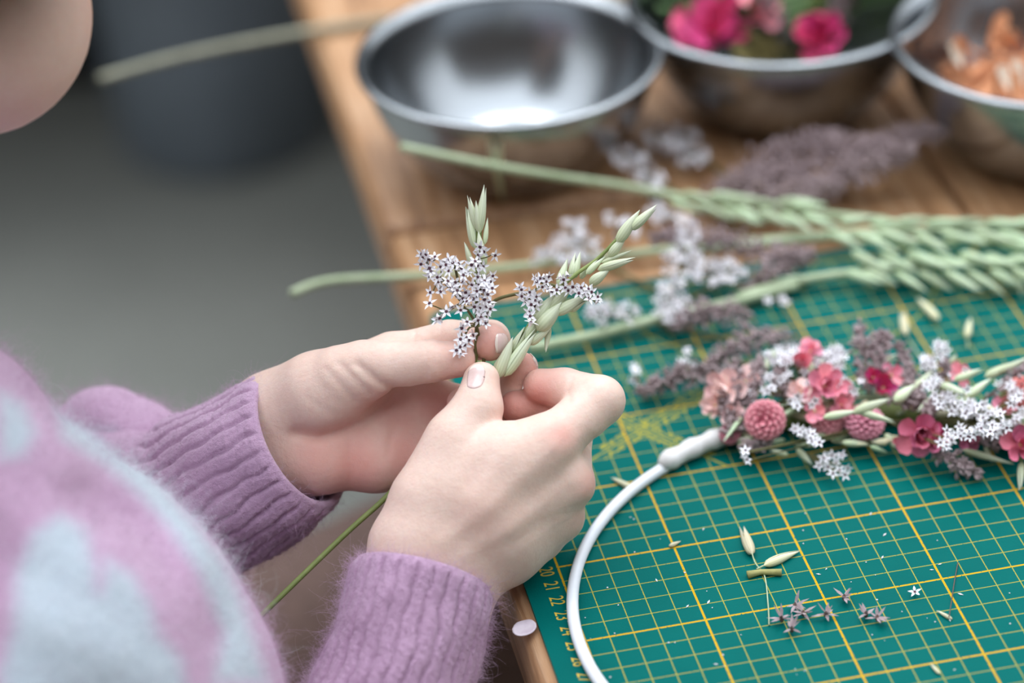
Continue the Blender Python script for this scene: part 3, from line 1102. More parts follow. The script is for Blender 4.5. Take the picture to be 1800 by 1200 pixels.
OAT = striped('oat_husk', 'c4cda6', 'a3b07f', 'e3e8d8')
OATF = striped('oat_husk_fresh', 'aebf98', '93aa80', 'cad7be')
DRY = striped('dry_husk', 'd3cca8', 'b7ad82', 'e2dec6')
STEMG = pmat('green_stem', '8b9858', '6f7d42', 0.55, 90, stretch=(1, 1, .2))
STEMP = pmat('pale_straw', 'b4c0a0', '9dad88', 0.55, 90)
STRAW = pmat('cream_straw', '9a9985', '84836f', 0.6, 90)
TWIG = pmat('statice_twig', '6f6a3e', '57522f', 0.7, 120)
PETW = pmat('papery_white_petal', 'fbf9fb', 'f1ecf4', 0.6, 200, sss=0.1, rnd_hue=False)
CENT = pmat('purple_flower_centre', '5b2b3a', '3d1d2a', 0.6, 300)
MAUVE = pmat('mauve_dried_bud', 'ab989a', '8d7a7c', 0.85, 80)
MAUVD = pmat('mauve_twig', '6f5a55', '57463f', 0.8, 80)


def glume(v0, f0, tilt, roll, wid=1.0, L=1.0, seg=8, nl=8, open_=math.pi * 1.15, off=0.0):
    M = Matrix.Rotation(roll, 4, 'Z') @ Matrix.Rotation(tilt, 4, 'X')
    b = len(v0)
    for i in range(nl + 1):
        t = i / nl
        r = 0.5 * wid * (math.sin(math.pi * min(1, t ** 0.62)) ** 0.9 if 0 < t < 1 else 0.012)
        r = max(r, 0.012)
        for j in range(seg + 1):
            a = -open_ / 2 + open_ * j / seg
            p = M @ Vector((r * math.sin(a) * 0.85, -r * math.cos(a) * 0.75 - off, t * L))
            v0.append(tuple(p))
    for i in range(nl):
        for j in range(seg):
            q = b + i * (seg + 1) + j
            f0.append((q, q + 1, q + seg + 2, q + seg + 1))


def spikelet_mesh(name, parts, mat):
    v, f = [], []
    for p in parts:
        glume(v, f, **p)
    me = bpy.data.meshes.new(name)
    me.from_pydata(v, [], f)
    me.materials.append(mat)
    me.polygons.foreach_set('use_smooth', [True] * len(me.polygons))
    return me


def kinds(mat, tagname):
    return [
        spikelet_mesh('spikelet_' + tagname, [dict(tilt=0.05, roll=0), dict(tilt=0.05, roll=math.pi, L=0.97), dict(tilt=0.0, roll=1.2, wid=0.6, L=0.8)], mat),
        spikelet_mesh('spikelet_' + tagname, [dict(tilt=0.16, roll=0, wid=.85), dict(tilt=0.14, roll=math.pi, L=0.92, wid=.85), dict(tilt=0.0, roll=1.4, wid=0.6, L=0.72), dict(tilt=0.05, roll=-1.2, wid=0.5, L=0.66)], mat),
        spikelet_mesh('spikelet_' + tagname, [dict(tilt=0.09, roll=0.3), dict(tilt=0.1, roll=math.pi, L=0.94, wid=.9)], mat),
    ]


SPK = kinds(OAT, 'ripe')
SPKF = kinds(OATF, 'fresh')
SPKD = kinds(DRY, 'dry')


def floret_mesh(seed):
    r_ = random.Random(seed)
    v, f, mi = [], [], []
    n = 5
    cn = 10
    for j in range(cn):                     # cup
        a = 2 * math.pi * j / cn
        v.append((0.05 * math.cos(a), 0.05 * math.sin(a), -0.32))
    for j in range(cn):
        a = 2 * math.pi * j / cn
        v.append((0.15 * math.cos(a), 0.15 * math.sin(a), 0.0))
    for j in range(cn):
        f.append((j, (j + 1) % cn, cn + (j + 1) % cn, cn + j)); mi.append(0)
    b = len(v)
    for j in range(cn):
        a = 2 * math.pi * j / cn
        v.append((0.11 * math.cos(a), 0.11 * math.sin(a), 0.05))
    v.append((0, 0, 0.07))
    for j in range(cn):
        f.append((b + j, b + (j + 1) % cn, b + cn)); mi.append(1)
    for k_ in range(n):
        a = 2 * math.pi * (k_ + r_.uniform(-.1, .1)) / n
        da = 2 * math.pi / n / 2 * 0.98
        Lp = 0.5 * r_.uniform(0.88, 1.1)
        z = r_.uniform(-0.06, 0.14)
        b = len(v)
        rows = [(0.07, da * 1.0, 0.03), (0.24, da * 0.70, 0.05 + z * 0.2), (0.37, da * 0.28, 0.06 + z * .6), (Lp, 0.0, 0.05 + z)]
        for (r, w, zz) in rows[:-1]:
            for s in (-1, 0, 1):
                v.append((r * math.cos(a + s * w), r * math.sin(a + s * w), zz - (0.02 if s == 0 else 0)))
        v.append((rows[-1][0] * math.cos(a), rows[-1][0] * math.sin(a), rows[-1][2]))
        for i in range(2):
            for s in range(2):
                q = b + i * 3 + s
                f.append((q, q + 3, q + 4, q + 1)); mi.append(0)
        f.append((b + 6, b + 9, b + 7)); f.append((b + 7, b + 9, b + 8)); mi += [0, 0]
    me = bpy.data.meshes.new('floret')
    me.from_pydata(v, [], f)
    me.materials.append(PETW); me.materials.append(CENT)
    me.polygons.foreach_set('material_index', mi)
    return me


FLO = [floret_mesh(i) for i in range(5)]


def spike(parent, base, tip, w, kit, k=None, name='spikelet'):
    base = np.asarray(base); tip = np.asarray(tip)
    L = float(np.linalg.norm(tip - base))
    me = kit[rnd.randrange(len(kit)) if k is None else k]
    return inst(name, me, oriented(base, tip - base, rnd.uniform(0, 6.28), (w, w, L)), parent)


def floret(parent, p, nrm, size):
    return inst('floret', FLO[rnd.randrange(len(FLO))], oriented(p, nrm, rnd.uniform(0, 6.28), (size, size, size)), parent)


def stems(parent, lines, mat, name='stem', seg=8):
    q = MB()
    for (pts, r) in lines:
        q.tube(smooth_path(pts, 6), r if not hasattr(r, '__len__') else np.interp(np.linspace(0, 1, (len(pts) - 1) * 6 + 1 if len(pts) > 2 else 7), np.linspace(0, 1, len(r)), r), seg)
    return q.build(name, mat, parent)


TOCAM = -RC[2]
UPW = np.array([0, 0, 1.0])


def facing(spread=0.7, up=0.25):
    n = TOCAM + UPW * up + np.array([rnd.gauss(0, spread), rnd.gauss(0, spread), rnd.gauss(0, spread)])
    return n / np.linalg.norm(n)


# ------------------------------------------------------------------ flowers held in the hands
hold = V(828, 652, 4)
oat1 = empty('oat_sprig', hold, 'upright oat stem held between thumb and forefinger, its long tail hanging past the cuffs', 'oat stem', 'oats in the hands')
stems(oat1, [([V(842, 404, 16), V(841, 440, 14), V(838, 520, 14), V(842, 580, 10), V(830, 648, 2), V(806, 702, 26), V(752, 790, 70), V(680, 872, 60), V(600, 945, 40), V(430, 1110, 6)], 5.2 * PX)], STEMG)
for (b, t, w, k) in (((842, 410, 14), (853, 324, 8), 20, 2), ((840, 408, 18), (823, 342, 16), 17, 2), ((843, 412, 12), (836, 352, 6), 14, 0), ((836, 438, 18), (820, 362, 20), 19, 2),
                     ((852, 430, 14), (857, 382, 14), 10, 2), ((830, 470, 16), (817, 424, 18), 14, 1), ((850, 470, 12), (838, 400, 10), 24, 1), ((846, 500, 16), (850, 440, 14), 18, 0)):
    spike(oat1, V(*b), V(*t), w * PX * 1.1, SPK, k)

st1 = empty('sea_lavender_sprig', V(830, 640, 0), 'sprig of white star flowers held upright in front of the left thumb', 'flower sprig', 'white star flower sprigs in the hands')
C7 = [(105, 215), (205, 240), (315, 255), (400, 290), (325, 345), (435, 380), (150, 260), (100, 290), (165, 320), (145, 350), (160, 400), (230, 405), (225, 440), (340, 485), (395, 520), (360, 520), (440, 450),
      (560, 455), (500, 465), (540, 510), (520, 585), (530, 645), (570, 650), (610, 580), (640, 550), (605, 515), (625, 470), (620, 400), (680, 390), (655, 440), (675, 500), (175, 530), (240, 525), (165, 620),
      (335, 630), (405, 672), (300, 690), (245, 725), (225, 750), (570, 150), (590, 195), (565, 225), (525, 265), (545, 310), (600, 310), (685, 225), (500, 310), (605, 780), (560, 745), (430, 790), (465, 770),
      (520, 870), (490, 910), (455, 945), (460, 885), (400, 970), (375, 1000), (412, 1025), (430, 815), (420, 900), (640, 610), (655, 660), (575, 690), (620, 690), (470, 600), (430, 580), (290, 300), (480, 365),
      (255, 320), (280, 280), (460, 520), (415, 330), (370, 440), (300, 440), (100, 250), (130, 225), (560, 560), (600, 430), (560, 400), (620, 640), (585, 720), (640, 470), (350, 280), (180, 350), (270, 490), (480, 560)]
T7 = lambda a: (720 + a[0] / 4.615, 400 + a[1] / 4.615)
nodes = {'stem': (835, 640, 2), 'a': (812, 532, -8), 'b': (840, 500, -14), 'c': (775, 490, -14), 'd': (842, 455, -8), 'e': (838, 570, -12), 'f': (812, 600, -30), 'g': (785, 548, -14), 'h': (752, 470, -12), 'i': (800, 470, -14)}
NV = {k_: V(*p) for k_, p in nodes.items()}
sl = [([NV['stem'], NV['e'], NV['b'], NV['d']], 3.2 * PX), ([NV['e'], V(822, 545, -10), NV['a'], NV['i'], V(790, 462, -14)], 2.4 * PX), ([NV['a'], NV['c'], NV['h']], 2.0 * PX), ([NV['a'], NV['g'], V(770, 562, -14)], 2.0 * PX),
      ([V(842, 590, -8), V(838, 575, -22), V(825, 576, -34), NV['f'], V(806, 618, -32)], 2.0 * PX)]
for a in C7:
    px, py = T7(a)
    px += rnd.uniform(-2, 2); py += rnd.uniform(-2, 2)
    kz = min(nodes, key=lambda q: (nodes[q][0] - px) ** 2 + (nodes[q][1] - py) ** 2 if q != 'stem' else 1e9)
    z = nodes[kz][2] - 16 + rnd.uniform(-16, 8)
    c = V(px, py, z)
    out = np.array([(px - nodes[kz][0]), (py - nodes[kz][1]), 0]) / 60
    n = TOCAM * 1.0 + RC[0] * out[0] - RC[1] * out[1] * 1.0 + np.array([rnd.gauss(0, .45) for _ in range(3)])
    n /= np.linalg.norm(n)
    floret(st1, c, n, rnd.uniform(24, 29) * PX)
    sl.append(([NV[kz], (NV[kz] + c) / 2 - TOCAM * 3 * PX, c - n * 6 * PX], 1.1 * PX))
stems(st1, sl, TWIG, seg=6)

st2 = empty('sea_lavender_sprig', V(850, 600, 4), 'sprig of white star flowers arching right across the leaning oat ear', 'flower sprig', 'white star flower sprigs in the hands')
C8 = [(200, 265), (205, 330), (245, 380), (290, 410), (330, 425), (270, 480), (285, 520), (290, 580), (330, 160), (410, 155), (350, 190), (460, 140), (440, 190), (570, 150), (605, 170), (640, 130), (450, 260), (490, 285),
      (540, 270), (645, 275), (690, 240), (750, 300), (810, 300), (770, 250), (850, 350), (930, 370), (870, 290), (300, 320), (340, 330), (360, 390), (720, 270), (840, 260), (930, 335), (280, 290), (620, 250), (400, 240), (375, 165), (185, 245), (330, 370)]
T8 = lambda a: (880 + a[0] / 5.455, 460 + a[1] / 5.455)
nodes = {'a': (930, 528, -4), 'b': (960, 500, -6), 'c': (990, 506, -8), 'd': (1022, 514, -10), 'e': (930, 556, -14)}
NV = {k_: V(*p) for k_, p in nodes.items()}
sl = [([V(850, 640, 4), V(856, 560, 2), V(868, 530, 0), V(900, 518, -2), V(935, 512, -4), NV['b'], NV['c'], NV['d']], 3.0 * PX), ([V(905, 517, -2), NV['a'], NV['e'], V(932, 570, -14)], 1.8 * PX)]
for a in C8:
    px, py = T8(a)
    kz = min(nodes, key=lambda q: (nodes[q][0] - px) ** 2 + (nodes[q][1] - py) ** 2)
    c = V(px, py, nodes[kz][2] - 16 + rnd.uniform(-12, 6))
    out = np.array([(px - nodes[kz][0]), (py - nodes[kz][1])]) / 50
    n = TOCAM + RC[0] * out[0] - RC[1] * out[1] + np.array([rnd.gauss(0, .4) for _ in range(3)])
    n /= np.linalg.norm(n)
    floret(st2, c, n, rnd.uniform(23, 28) * PX)
    sl.append(([NV[kz], (NV[kz] + c) / 2 - TOCAM * 3 * PX, c - n * 6 * PX], 1.1 * PX))
stems(st2, sl, TWIG, seg=6)

oat2 = empty('oat_sprig', V(868, 668, 8), 'plump oat ear leaning to the right out of the pinching fingers', 'oat stem', 'oats in the hands')
stems(oat2, [([V(850, 690, 20), V(880, 652, 8), V(905, 610, 6), V(950, 545, 6), V(1000, 492, 8), V(1050, 455, 8), V(1085, 420, 6), V(1116, 390, 4)], [4.5 * PX, 3 * PX])], STEMG)
for (b, t, w, k) in (((1108, 404, 4), (1156, 361, 0), 21, 2), ((1084, 428, 4), (1124, 368, 6), 24, 2), ((1070, 452, 6), (1102, 412, 6), 20, 0), ((1050, 474, 2), (1118, 454, -4), 20, 2), ((1056, 462, 6), (1112, 440, 6), 9, 2),
                     ((1036, 500, 0), (1072, 472, 0), 22, 0), ((1030, 482, 6), (1066, 446, 8), 16, 1), ((1006, 490, 30), (1016, 440, 40), 26, 1), ((982, 505, 30), (998, 452, 44), 22, 1), ((1020, 490, 20), (1040, 460, 20), 14, 1),
                     ((944, 582, -10), (990, 530, -14), 33, 0), ((975, 552, -8), (1032, 520, -12), 25, 2), ((936, 568, -4), (976, 516, -4), 26, 0), ((964, 546, -2), (1004, 506, 0), 24, 0), ((1000, 546, -4), (1030, 526, -10), 18, 2),
                     ((886, 662, -16), (944, 578, -12), 27, 2), ((874, 666, -20), (902, 592, -14), 25, 0), ((898, 622, -2), (926, 572, 0), 22, 2), ((930, 606, -6), (970, 572, -10), 20, 1), ((966, 572, 4), (958, 620, 0), 14, 1),
                     ((908, 632, 0), (936, 590, 2), 16, 1), ((868, 662, 0), (884, 620, 2), 18, 2), ((920, 600, 4), (960, 545, 4), 22, 0)):
    spike(oat2, V(*b), V(*t), w * PX * 1.08, SPK, k)
spike(oat2, V(1128, 386, 2), V(1146, 366, 0), 10 * PX, SPK, 1)
# torn leaf scraps at the pinch
for (b, t, w) in (((818, 660, -12), (812, 648, -20), 8), ((822, 672, -6), (804, 682, -12), 10)):
    spike(oat1, V(*b), V(*t), w * PX, SPK, 1, 'leaf_scrap')

# ------------------------------------------------------------------ wreath on the mat
RCX, RCY, RR = 0.12265, -0.25617, 0.12595
RZ = MT + 0.0028


def ringp(deg, dr=0.0, h=0.0):
    a = math.radians(deg)
    return np.array([RCX + (RR + dr) * math.cos(a), RCY + (RR + dr) * math.sin(a), RZ + h])


wreath = empty('flower_wreath', (RCX, RCY, MT), 'half finished wreath of dried flowers and oats bound on a white ring', 'wreath')
q = MB(); q.lathe([(RR + 0.0025 * math.cos(a), RZ + 0.0025 * math.sin(a)) for a in [2 * math.pi * i / 12 for i in range(12)]], (RCX, RCY, 0), 160, closed=True)
q.build('hoop', pmat('white_enamel', 'eceef3', 'dfe2ea', 0.35, 40), wreath)
TAPE = pmat('white_floral_tape', 'e8e6e6', 'd6d2d0', 0.7, 200, bump=0.0004)
q = MB()
q.tube([ringp(d, 0, 0.0024) for d in np.linspace(121, 96, 18)], [0.0022] + [0.0042 + 0.0006 * math.sin(i * 1.7) for i in range(16)] + [0.004], 12)
q.build('tape_wrap', TAPE, wreath)
q = MB(); q.tube([ringp(d, 0, 0.002) for d in np.linspace(104, -60, 60)], [0.0044 + 0.0006 * math.sin(i * 1.3) for i in range(60)], 10)
q.build('stem_core', STEMG, wreath)
q = MB()
for k_ in range(46):
    d0 = rnd.uniform(-60, 100); s = rnd.uniform(-.008, .009); h = rnd.uniform(.001, .011)
    q.tube([ringp(d0 + t * 13, s + t * rnd.uniform(-.005, .005), h * (1 - t * .3)) for t in (0, .35, .7, 1)], 0.0009, 6)
q.build('binding_stems', STEMP, wreath)


def W_(px, py, h):                       # a point h above the mat that the photograph shows at (px, py)
    return on(px, py, MT + h)


PINK = pmat('pink_petal', 'f6a8b6', 'ec8a9f', 0.55, 120, sss=0.2, rnd_hue=True)
PEACH = pmat('peach_petal', 'fbdcd6', 'f4c2c0', 0.55, 120, sss=0.2, rnd_hue=True)
HOT = pmat('magenta_petal', 'd8467e', 'bd3068', 0.55, 120, sss=0.15, rnd_hue=True)
ROSE = pmat('rose_petal', 'e386a0', 'cf6485', 0.6, 120, sss=0.15, rnd_hue=True)
CORAL = pmat('coral_petal', 'ef9690', 'e27d7c', 0.6, 120, sss=0.15, rnd_hue=True)
YC = pmat('cream_stamen', 'e8dcae', 'd6c68c', 0.7, 200)


def petal_mesh(name, mat, wid=0.6, curl=0.35, cup=0.2, nl=6, nw=4):
    v, f = [], []
    for i in range(nl + 1):
        t = i / nl
        w = wid * (0.18 + 0.82 * math.sin(math.pi * min(1, t * 0.62 + 0.02)) ** 1.1) * (1 if t < .85 else math.sqrt(max(0.05, 1 - ((t - .85) / .17) ** 2)))
        for j in range(nw + 1):
            u = -1 + 2 * j / nw
            v.append((u * w / 2, t, curl * t * t + cup * u * u * w + 0.03 * math.sin(9 * t + 4 * u)))
    for i in range(nl):
        for j in range(nw):
            q_ = i * (nw + 1) + j
            f.append((q_, q_ + 1, q_ + nw + 2, q_ + nw + 1))
    me = bpy.data.meshes.new(name)
    me.from_pydata(v, [], f)
    me.materials.append(mat)
    me.polygons.foreach_set('use_smooth', [True] * len(me.polygons))
    return me


PM = {n_: [petal_mesh('petal', m_, .75, .25, .25), petal_mesh('petal', m_, .6, .5, .3), petal_mesh('petal', m_, .85, -.15, .2)] for n_, m_ in (('pink', PINK), ('peach', PEACH), ('hot', HOT), ('rose', ROSE), ('coral', CORAL))}


def bloom(parent, c, nrm, R, kind, layers=((6, 0.25, 1.0), (5, 0.9, 0.75)), name='bloom', centre=True):
    """open flower: every petal a piece of its own on a small cup"""
    q_ = MB(); M0 = oriented(c, nrm, rnd.uniform(0, 6))
    vv = []
    prof = [(0.02, -0.35), (0.12, -0.2), (0.16, 0.0), (0.1, 0.1), (0.01, 0.13)]
    lm = MB(); lm.lathe([(r * R, z * R) for r, z in prof], seg=10)
    f_ = mesh_obj(name, [tuple(M0 @ Vector(p)) for p in lm.v], lm.f, YC, parent, origin=c)
    for (n_, tilt, s) in layers:
        ph = rnd.uniform(0, 6.28)
        for k_ in range(n_):
            a = ph + 2 * math.pi * (k_ + rnd.uniform(-.15, .15)) / n_
            M = M0 @ Matrix.Rotation(a, 4, 'Z') @ Matrix.Translation((0, R * 0.06, 0)) @ Matrix.Rotation(tilt + rnd.uniform(-.2, .2), 4, 'X') @ Matrix.Scale(R * s * rnd.uniform(.85, 1.1), 4)
            inst('petal', PM[kind][rnd.randrange(3)], M, f_)
    return f_


def pompom(parent, c, nrm, R, mat, name='pompom_flower', flat=0.85):
    """tight ball of many tiny petals around a core"""
    v, f = [], []
    N2 = 105
    tipv = []
    M0 = oriented(c, nrm)
    for i in range(N2):
        z = 1 - 1.55 * (i + .5) / N2
        r = math.sqrt(max(0, 1 - z * z)); a = i * 2.399963
        d = Vector((r * math.cos(a), r * math.sin(a), z))
        t = Vector((-math.sin(a), math.cos(a), 0)); b_ = d.cross(t)
        m_ = b_ if (d + b_).z < d.z else -b_
        base = d * 0.70 - m_ * .10; tipd = (d * .95 + m_ * .75).normalized()
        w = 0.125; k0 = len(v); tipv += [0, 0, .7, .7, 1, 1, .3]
        for p in (base - t * w * .6, base + t * w * .6, base + tipd * .2 + t * w, base + tipd * .2 - t * w, base + tipd * .33 + t * w * .45, base + tipd * .33 - t * w * .45, base + tipd * .16 + d * .05):
            q_ = Vector(p) * R; q_.z *= flat
            v.append(tuple(M0 @ q_))
        f += [(k0, k0 + 1, k0 + 6), (k0 + 1, k0 + 2, k0 + 6), (k0 + 3, k0, k0 + 6), (k0 + 2, k0 + 4, k0 + 6), (k0 + 4, k0 + 5, k0 + 6), (k0 + 5, k0 + 3, k0 + 6)]
    lm = MB(); lm.lathe([(.01 * R, -.75 * flat * R), (.5 * R, -.55 * flat * R), (.74 * R, 0), (.5 * R, .52 * flat * R), (.01 * R, .74 * flat * R)][0:5], seg=16)
    k0 = len(v)
    v += [tuple(M0 @ Vector(p)) for p in lm.v]; f += [tuple(k0 + i for i in q_) for q_ in lm.f]
    o = mesh_obj(name, v, f, mat, parent, origin=c, smooth=False)
    paint(o, 'tip', tipv + [0] * (len(v) - len(tipv)))
    return o


def plume(parent, base, tip, R, mat, n, name='heather_sprig', arch=0.0, twig=None):
    """feathery dried sprig: a twig set with very many tiny buds, one mesh"""
    base = np.asarray(base); tip = np.asarray(tip)
    ax = tip - base; L = np.linalg.norm(ax)
    v, f = [], []
    q_ = MB()
    side = np.cross(ax, UPW); side /= np.linalg.norm(side)
    path = [base + ax * t + UPW * arch * math.sin(math.pi * t) for t in np.linspace(0, 1, 6)]
    q_.tube(path, 0.0006, 5)
    for i in range(n):
        t = rnd.random() ** 0.8
        p = base + ax * t + UPW * arch * math.sin(math.pi * t)
        rr_ = R * (0.35 + 0.65 * math.sin(math.pi * min(1, 0.15 + t * .8)))
        d = np.array([rnd.gauss(0, 1) for _ in range(3)]) + ax / L * 1.2
        d /= np.linalg.norm(d)
        p2 = p + d * rr_ * rnd.uniform(.3, 1)
        s = rnd.uniform(.0007, .0014)
        e1 = np.cross(d, [0.3, .5, .8]); e1 /= np.linalg.norm(e1); e2 = np.cross(d, e1)
        k0 = len(v)
        v += [tuple(p2 - d * s * 1.6), tuple(p2 + e1 * s), tuple(p2 + e2 * s), tuple(p2 - e1 * s), tuple(p2 - e2 * s), tuple(p2 + d * s * 1.8)]
        f += [(k0, k0 + 2, k0 + 1), (k0, k0 + 3, k0 + 2), (k0, k0 + 4, k0 + 3), (k0, k0 + 1, k0 + 4), (k0 + 5, k0 + 1, k0 + 2), (k0 + 5, k0 + 2, k0 + 3), (k0 + 5, k0 + 3, k0 + 4), (k0 + 5, k0 + 4, k0 + 1)]
    return v, f, q_


def plume_part(parent, base, tip, R, mat, n, name='heather_sprig', arch=0.0):
    v, f, q_ = plume(parent, base, tip, R, mat, n, name, arch)
    k0 = len(v)
    o = mesh_obj(name, v + q_.v, f + [tuple(k0 + i for i in g) for g in q_.f], None, parent, origin=base, mats=[mat, MAUVD], fmat=[0] * len(f) + [1] * len(q_.f), smooth=False)
    return o


def cluster(parent, pts, h, size=(20, 26), spread=0.5, stem_to=None, jitter=0.004):
    sl_ = []
    for (px, py) in pts:
        c = W_(px, py, h + rnd.uniform(-jitter, jitter))
        n_ = facing(spread, 0.4)
        floret(parent, c, n_, rnd.uniform(*size) * PX)
        if stem_to is not None:
            sl_.append(([stem_to, (stem_to + c) / 2 - UPW * .001, c - n_ * .001], 0.0003))
    if sl_:
        stems(parent, sl_, TWIG, 'flower_stalks', seg=5)


def scatter(cx, cy, rx, ry, n, ang=0):
    o = []
    for _ in range(n):
        r = math.sqrt(rnd.random()); a = rnd.uniform(0, 6.28)
        x_, y_ = rx * r * math.cos(a), ry * r * math.sin(a)
        ca, sa = math.cos(math.radians(ang)), math.sin(math.radians(ang))
        o.append((cx + x_ * ca - y_ * sa, cy + x_ * sa + y_ * ca))
    return o


TC = TOCAM


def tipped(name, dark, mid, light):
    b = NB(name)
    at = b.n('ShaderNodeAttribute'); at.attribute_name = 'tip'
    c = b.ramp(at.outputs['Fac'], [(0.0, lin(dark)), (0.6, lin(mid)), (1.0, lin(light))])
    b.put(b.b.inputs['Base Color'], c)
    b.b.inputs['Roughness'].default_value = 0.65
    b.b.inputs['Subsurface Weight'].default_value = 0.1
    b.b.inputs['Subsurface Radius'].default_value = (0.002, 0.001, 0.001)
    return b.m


pompom(wreath, W_(1345, 738, .019), TC + UPW * .2 - RC[0] * .25, 41 * PX, tipped('pompom_pink', '9c3f52', 'dd8390', 'f0aeb4'))
pompom(wreath, W_(1520, 742, .012), TC * .4 + UPW * 1.0, 40 * PX, tipped('pompom_rose', '96405a', 'd48498', 'e6a9b6'), flat=.7)
pompom(wreath, W_(1455, 740, .010), TC * .6 + UPW * .6, 34 * PX, tipped('pompom_salmon', 'a04a58', 'e0929b', 'f2b8bc'), flat=.8)
pompom(wreath, W_(1797, 690, .020), TC * .8 + UPW * .5 - RC[0] * .3, 34 * PX, tipped('pompom_coral', 'a63c3c', 'e27872', 'f2a49c'))
pompom(wreath, W_(1283, 762, .010), TC + UPW * .2 - RC[0] * .5, 22 * PX, tipped('pompom_dusky', '8a3f52', 'c9798a', 'deA0ac'.lower()))
for (px, py, h, R, kd, up_, lay) in ((1278, 690, .020, 44, 'peach', (-.5, .3), ((6, .2, 1), (5, .8, .8))), (1310, 672, .022, 32, 'peach', (-.1, .6), ((5, .5, 1),)), (1448, 678, .024, 42, 'pink', (.2, .4), ((6, .25, 1), (5, .9, .7))),
                                     (1408, 645, .026, 36, 'pink', (-.1, .9), ((4, .9, 1.1), (3, 1.2, .8))), (1470, 690, .022, 30, 'pink', (.5, .2), ((5, .4, 1),)), (1432, 722, .018, 30, 'pink', (.0, .1), ((5, .5, 1),)),
                                     (1552, 682, .020, 30, 'hot', (.1, .4), ((6, .6, 1), (4, 1.0, .7))), (1566, 660, .021, 30, 'pink', (.3, .7), ((4, .7, 1),)), (1616, 764, .014, 44, 'rose', (.0, -.1), ((6, .25, 1), (6, .7, .9), (5, 1.1, .7))),
                                     (1636, 770, .012, 32, 'hot', (.4, .0), ((6, .5, 1),)), (1592, 775, .010, 24, 'pink', (-.4, -.2), ((5, .5, 1),)), (1690, 660, .022, 28, 'pink', (.0, .7), ((5, .5, 1),)), (1765, 715, .018, 24, 'pink', (0, .3), ((5, .5, 1),)),
                                     (1792, 782, .012, 38, 'rose', (.2, .1), ((6, .3, 1), (5, .9, .8))), (1840, 730, .015, 44, 'coral', (.3, .3), ((6, .3, 1), (5, .8, .8))), (1860, 800, .012, 44, 'pink', (.3, .1), ((6, .3, 1), (5, .8, .8)))):
    bloom(wreath, W_(px, py, h), TC + RC[0] * up_[0] + UPW * up_[1], R * PX, kd, lay)
# oat ears worked into it
for (b, t, w, h1, h2, k) in (((1446, 734), (1510, 722), 19, .024, .024, 2), ((1498, 726), (1566, 700), 24, .024, .027, 0), ((1508, 722), (1574, 742), 18, .024, .021, 2), ((1572, 706), (1608, 676), 26, .024, .026, 0),
                             ((1600, 690), (1642, 650), 22, .022, .026, 2), ((1652, 676), (1702, 694), 22, .023, .024, 2), ((1700, 698), (1742, 664), 20, .022, .026, 2), ((1676, 668), (1730, 648), 20, .024, .027, 1),
                             ((1730, 662), (1806, 632), 24, .024, .028, 2), ((1752, 654), (1815, 628), 18, .026, .03, 1), ((1796, 812), (1793, 862), 18, .006, .002, 2), ((1732, 780), (1742, 812), 14, .008, .004, 2),
                             ((1690, 790), (1784, 816), 18, .008, .004, 1), ((1556, 762), (1574, 786), 18, .010, .006, 0), ((1400, 788), (1428, 818), 18, .008, .003, 1), ((1386, 800), (1352, 790), 14, .006, .008, 1),
                             ((1420, 660), (1436, 622), 22, .024, .03, 1), ((1440, 650), (1448, 615), 18, .024, .03, 1), ((1354, 640), (1362, 612), 20, .022, .028, 1), ((1345, 660), (1350, 622), 16, .022, .028, 2),
                             ((1470, 650), (1482, 618), 20, .022, .028, 1), ((1300, 770), (1310, 812), 14, .008, .002, 2), ((1330, 770), (1290, 775), 18, .01, .008, 1), ((1670, 640), (1682, 622), 14, .022, .026, 2),
                             ((1540, 640), (1580, 624), 18, .022, .026, 1), ((1850, 640), (1900, 610), 22, .022, .026, 1), ((1480, 778), (1530, 780), 18, .008, .006, 1), ((1640, 700), (1612, 722), 18, .022, .02, 2)):
    spike(wreath, W_(b[0], b[1], h1), W_(t[0], t[1], h2), w * PX, SPK, k)
# white star flowers
bw = lambda px, py, h: W_(px, py, h)
cluster(wreath, scatter(1410, 758, 16, 8, 8, 30) + scatter(1432, 772, 14, 7, 8, 40), .020, stem_to=bw(1398, 748, .012))
cluster(wreath, [(1448, 805), (1462, 800), (1440, 818), (1455, 820), (1470, 812), (1480, 800), (1476, 826), (1490, 822), (1464, 832), (1485, 834), (1452, 808)], .006, stem_to=bw(1420, 796, .006), jitter=.002)
cluster(wreath, scatter(1412, 706, 24, 12, 10), .026, stem_to=bw(1420, 720, .016))
cluster(wreath, scatter(1385, 632, 22, 12, 9) + scatter(1440, 630, 26, 14, 12) + scatter(1470, 640, 18, 12, 8), .026, stem_to=bw(1430, 670, .014))
cluster(wreath, scatter(1490, 676, 16, 12, 8), .024, stem_to=bw(1480, 700, .014))
cluster(wreath, scatter(1656, 612, 10, 14, 7) + scatter(1636, 636, 16, 22, 14), .026, stem_to=bw(1630, 680, .014))
cluster(wreath, scatter(1640, 672, 18, 14, 9) + scatter(1660, 700, 20, 14, 12) + scatter(1690, 716, 26, 14, 16) + scatter(1730, 722, 30, 14, 16) + scatter(1700, 756, 36, 12, 18) + scatter(1750, 752, 36, 14, 22) + scatter(1775, 690, 18, 26, 18), .026, stem_to=bw(1720, 730, .012))
cluster(wreath, scatter(1662, 776, 12, 12, 6) + scatter(1790, 730, 12, 20, 10) + scatter(1320, 690, 10, 24, 8) + scatter(1375, 672, 12, 20, 8) + scatter(1315, 800, 8, 12, 4), .018, stem_to=bw(1560, 740, .008))
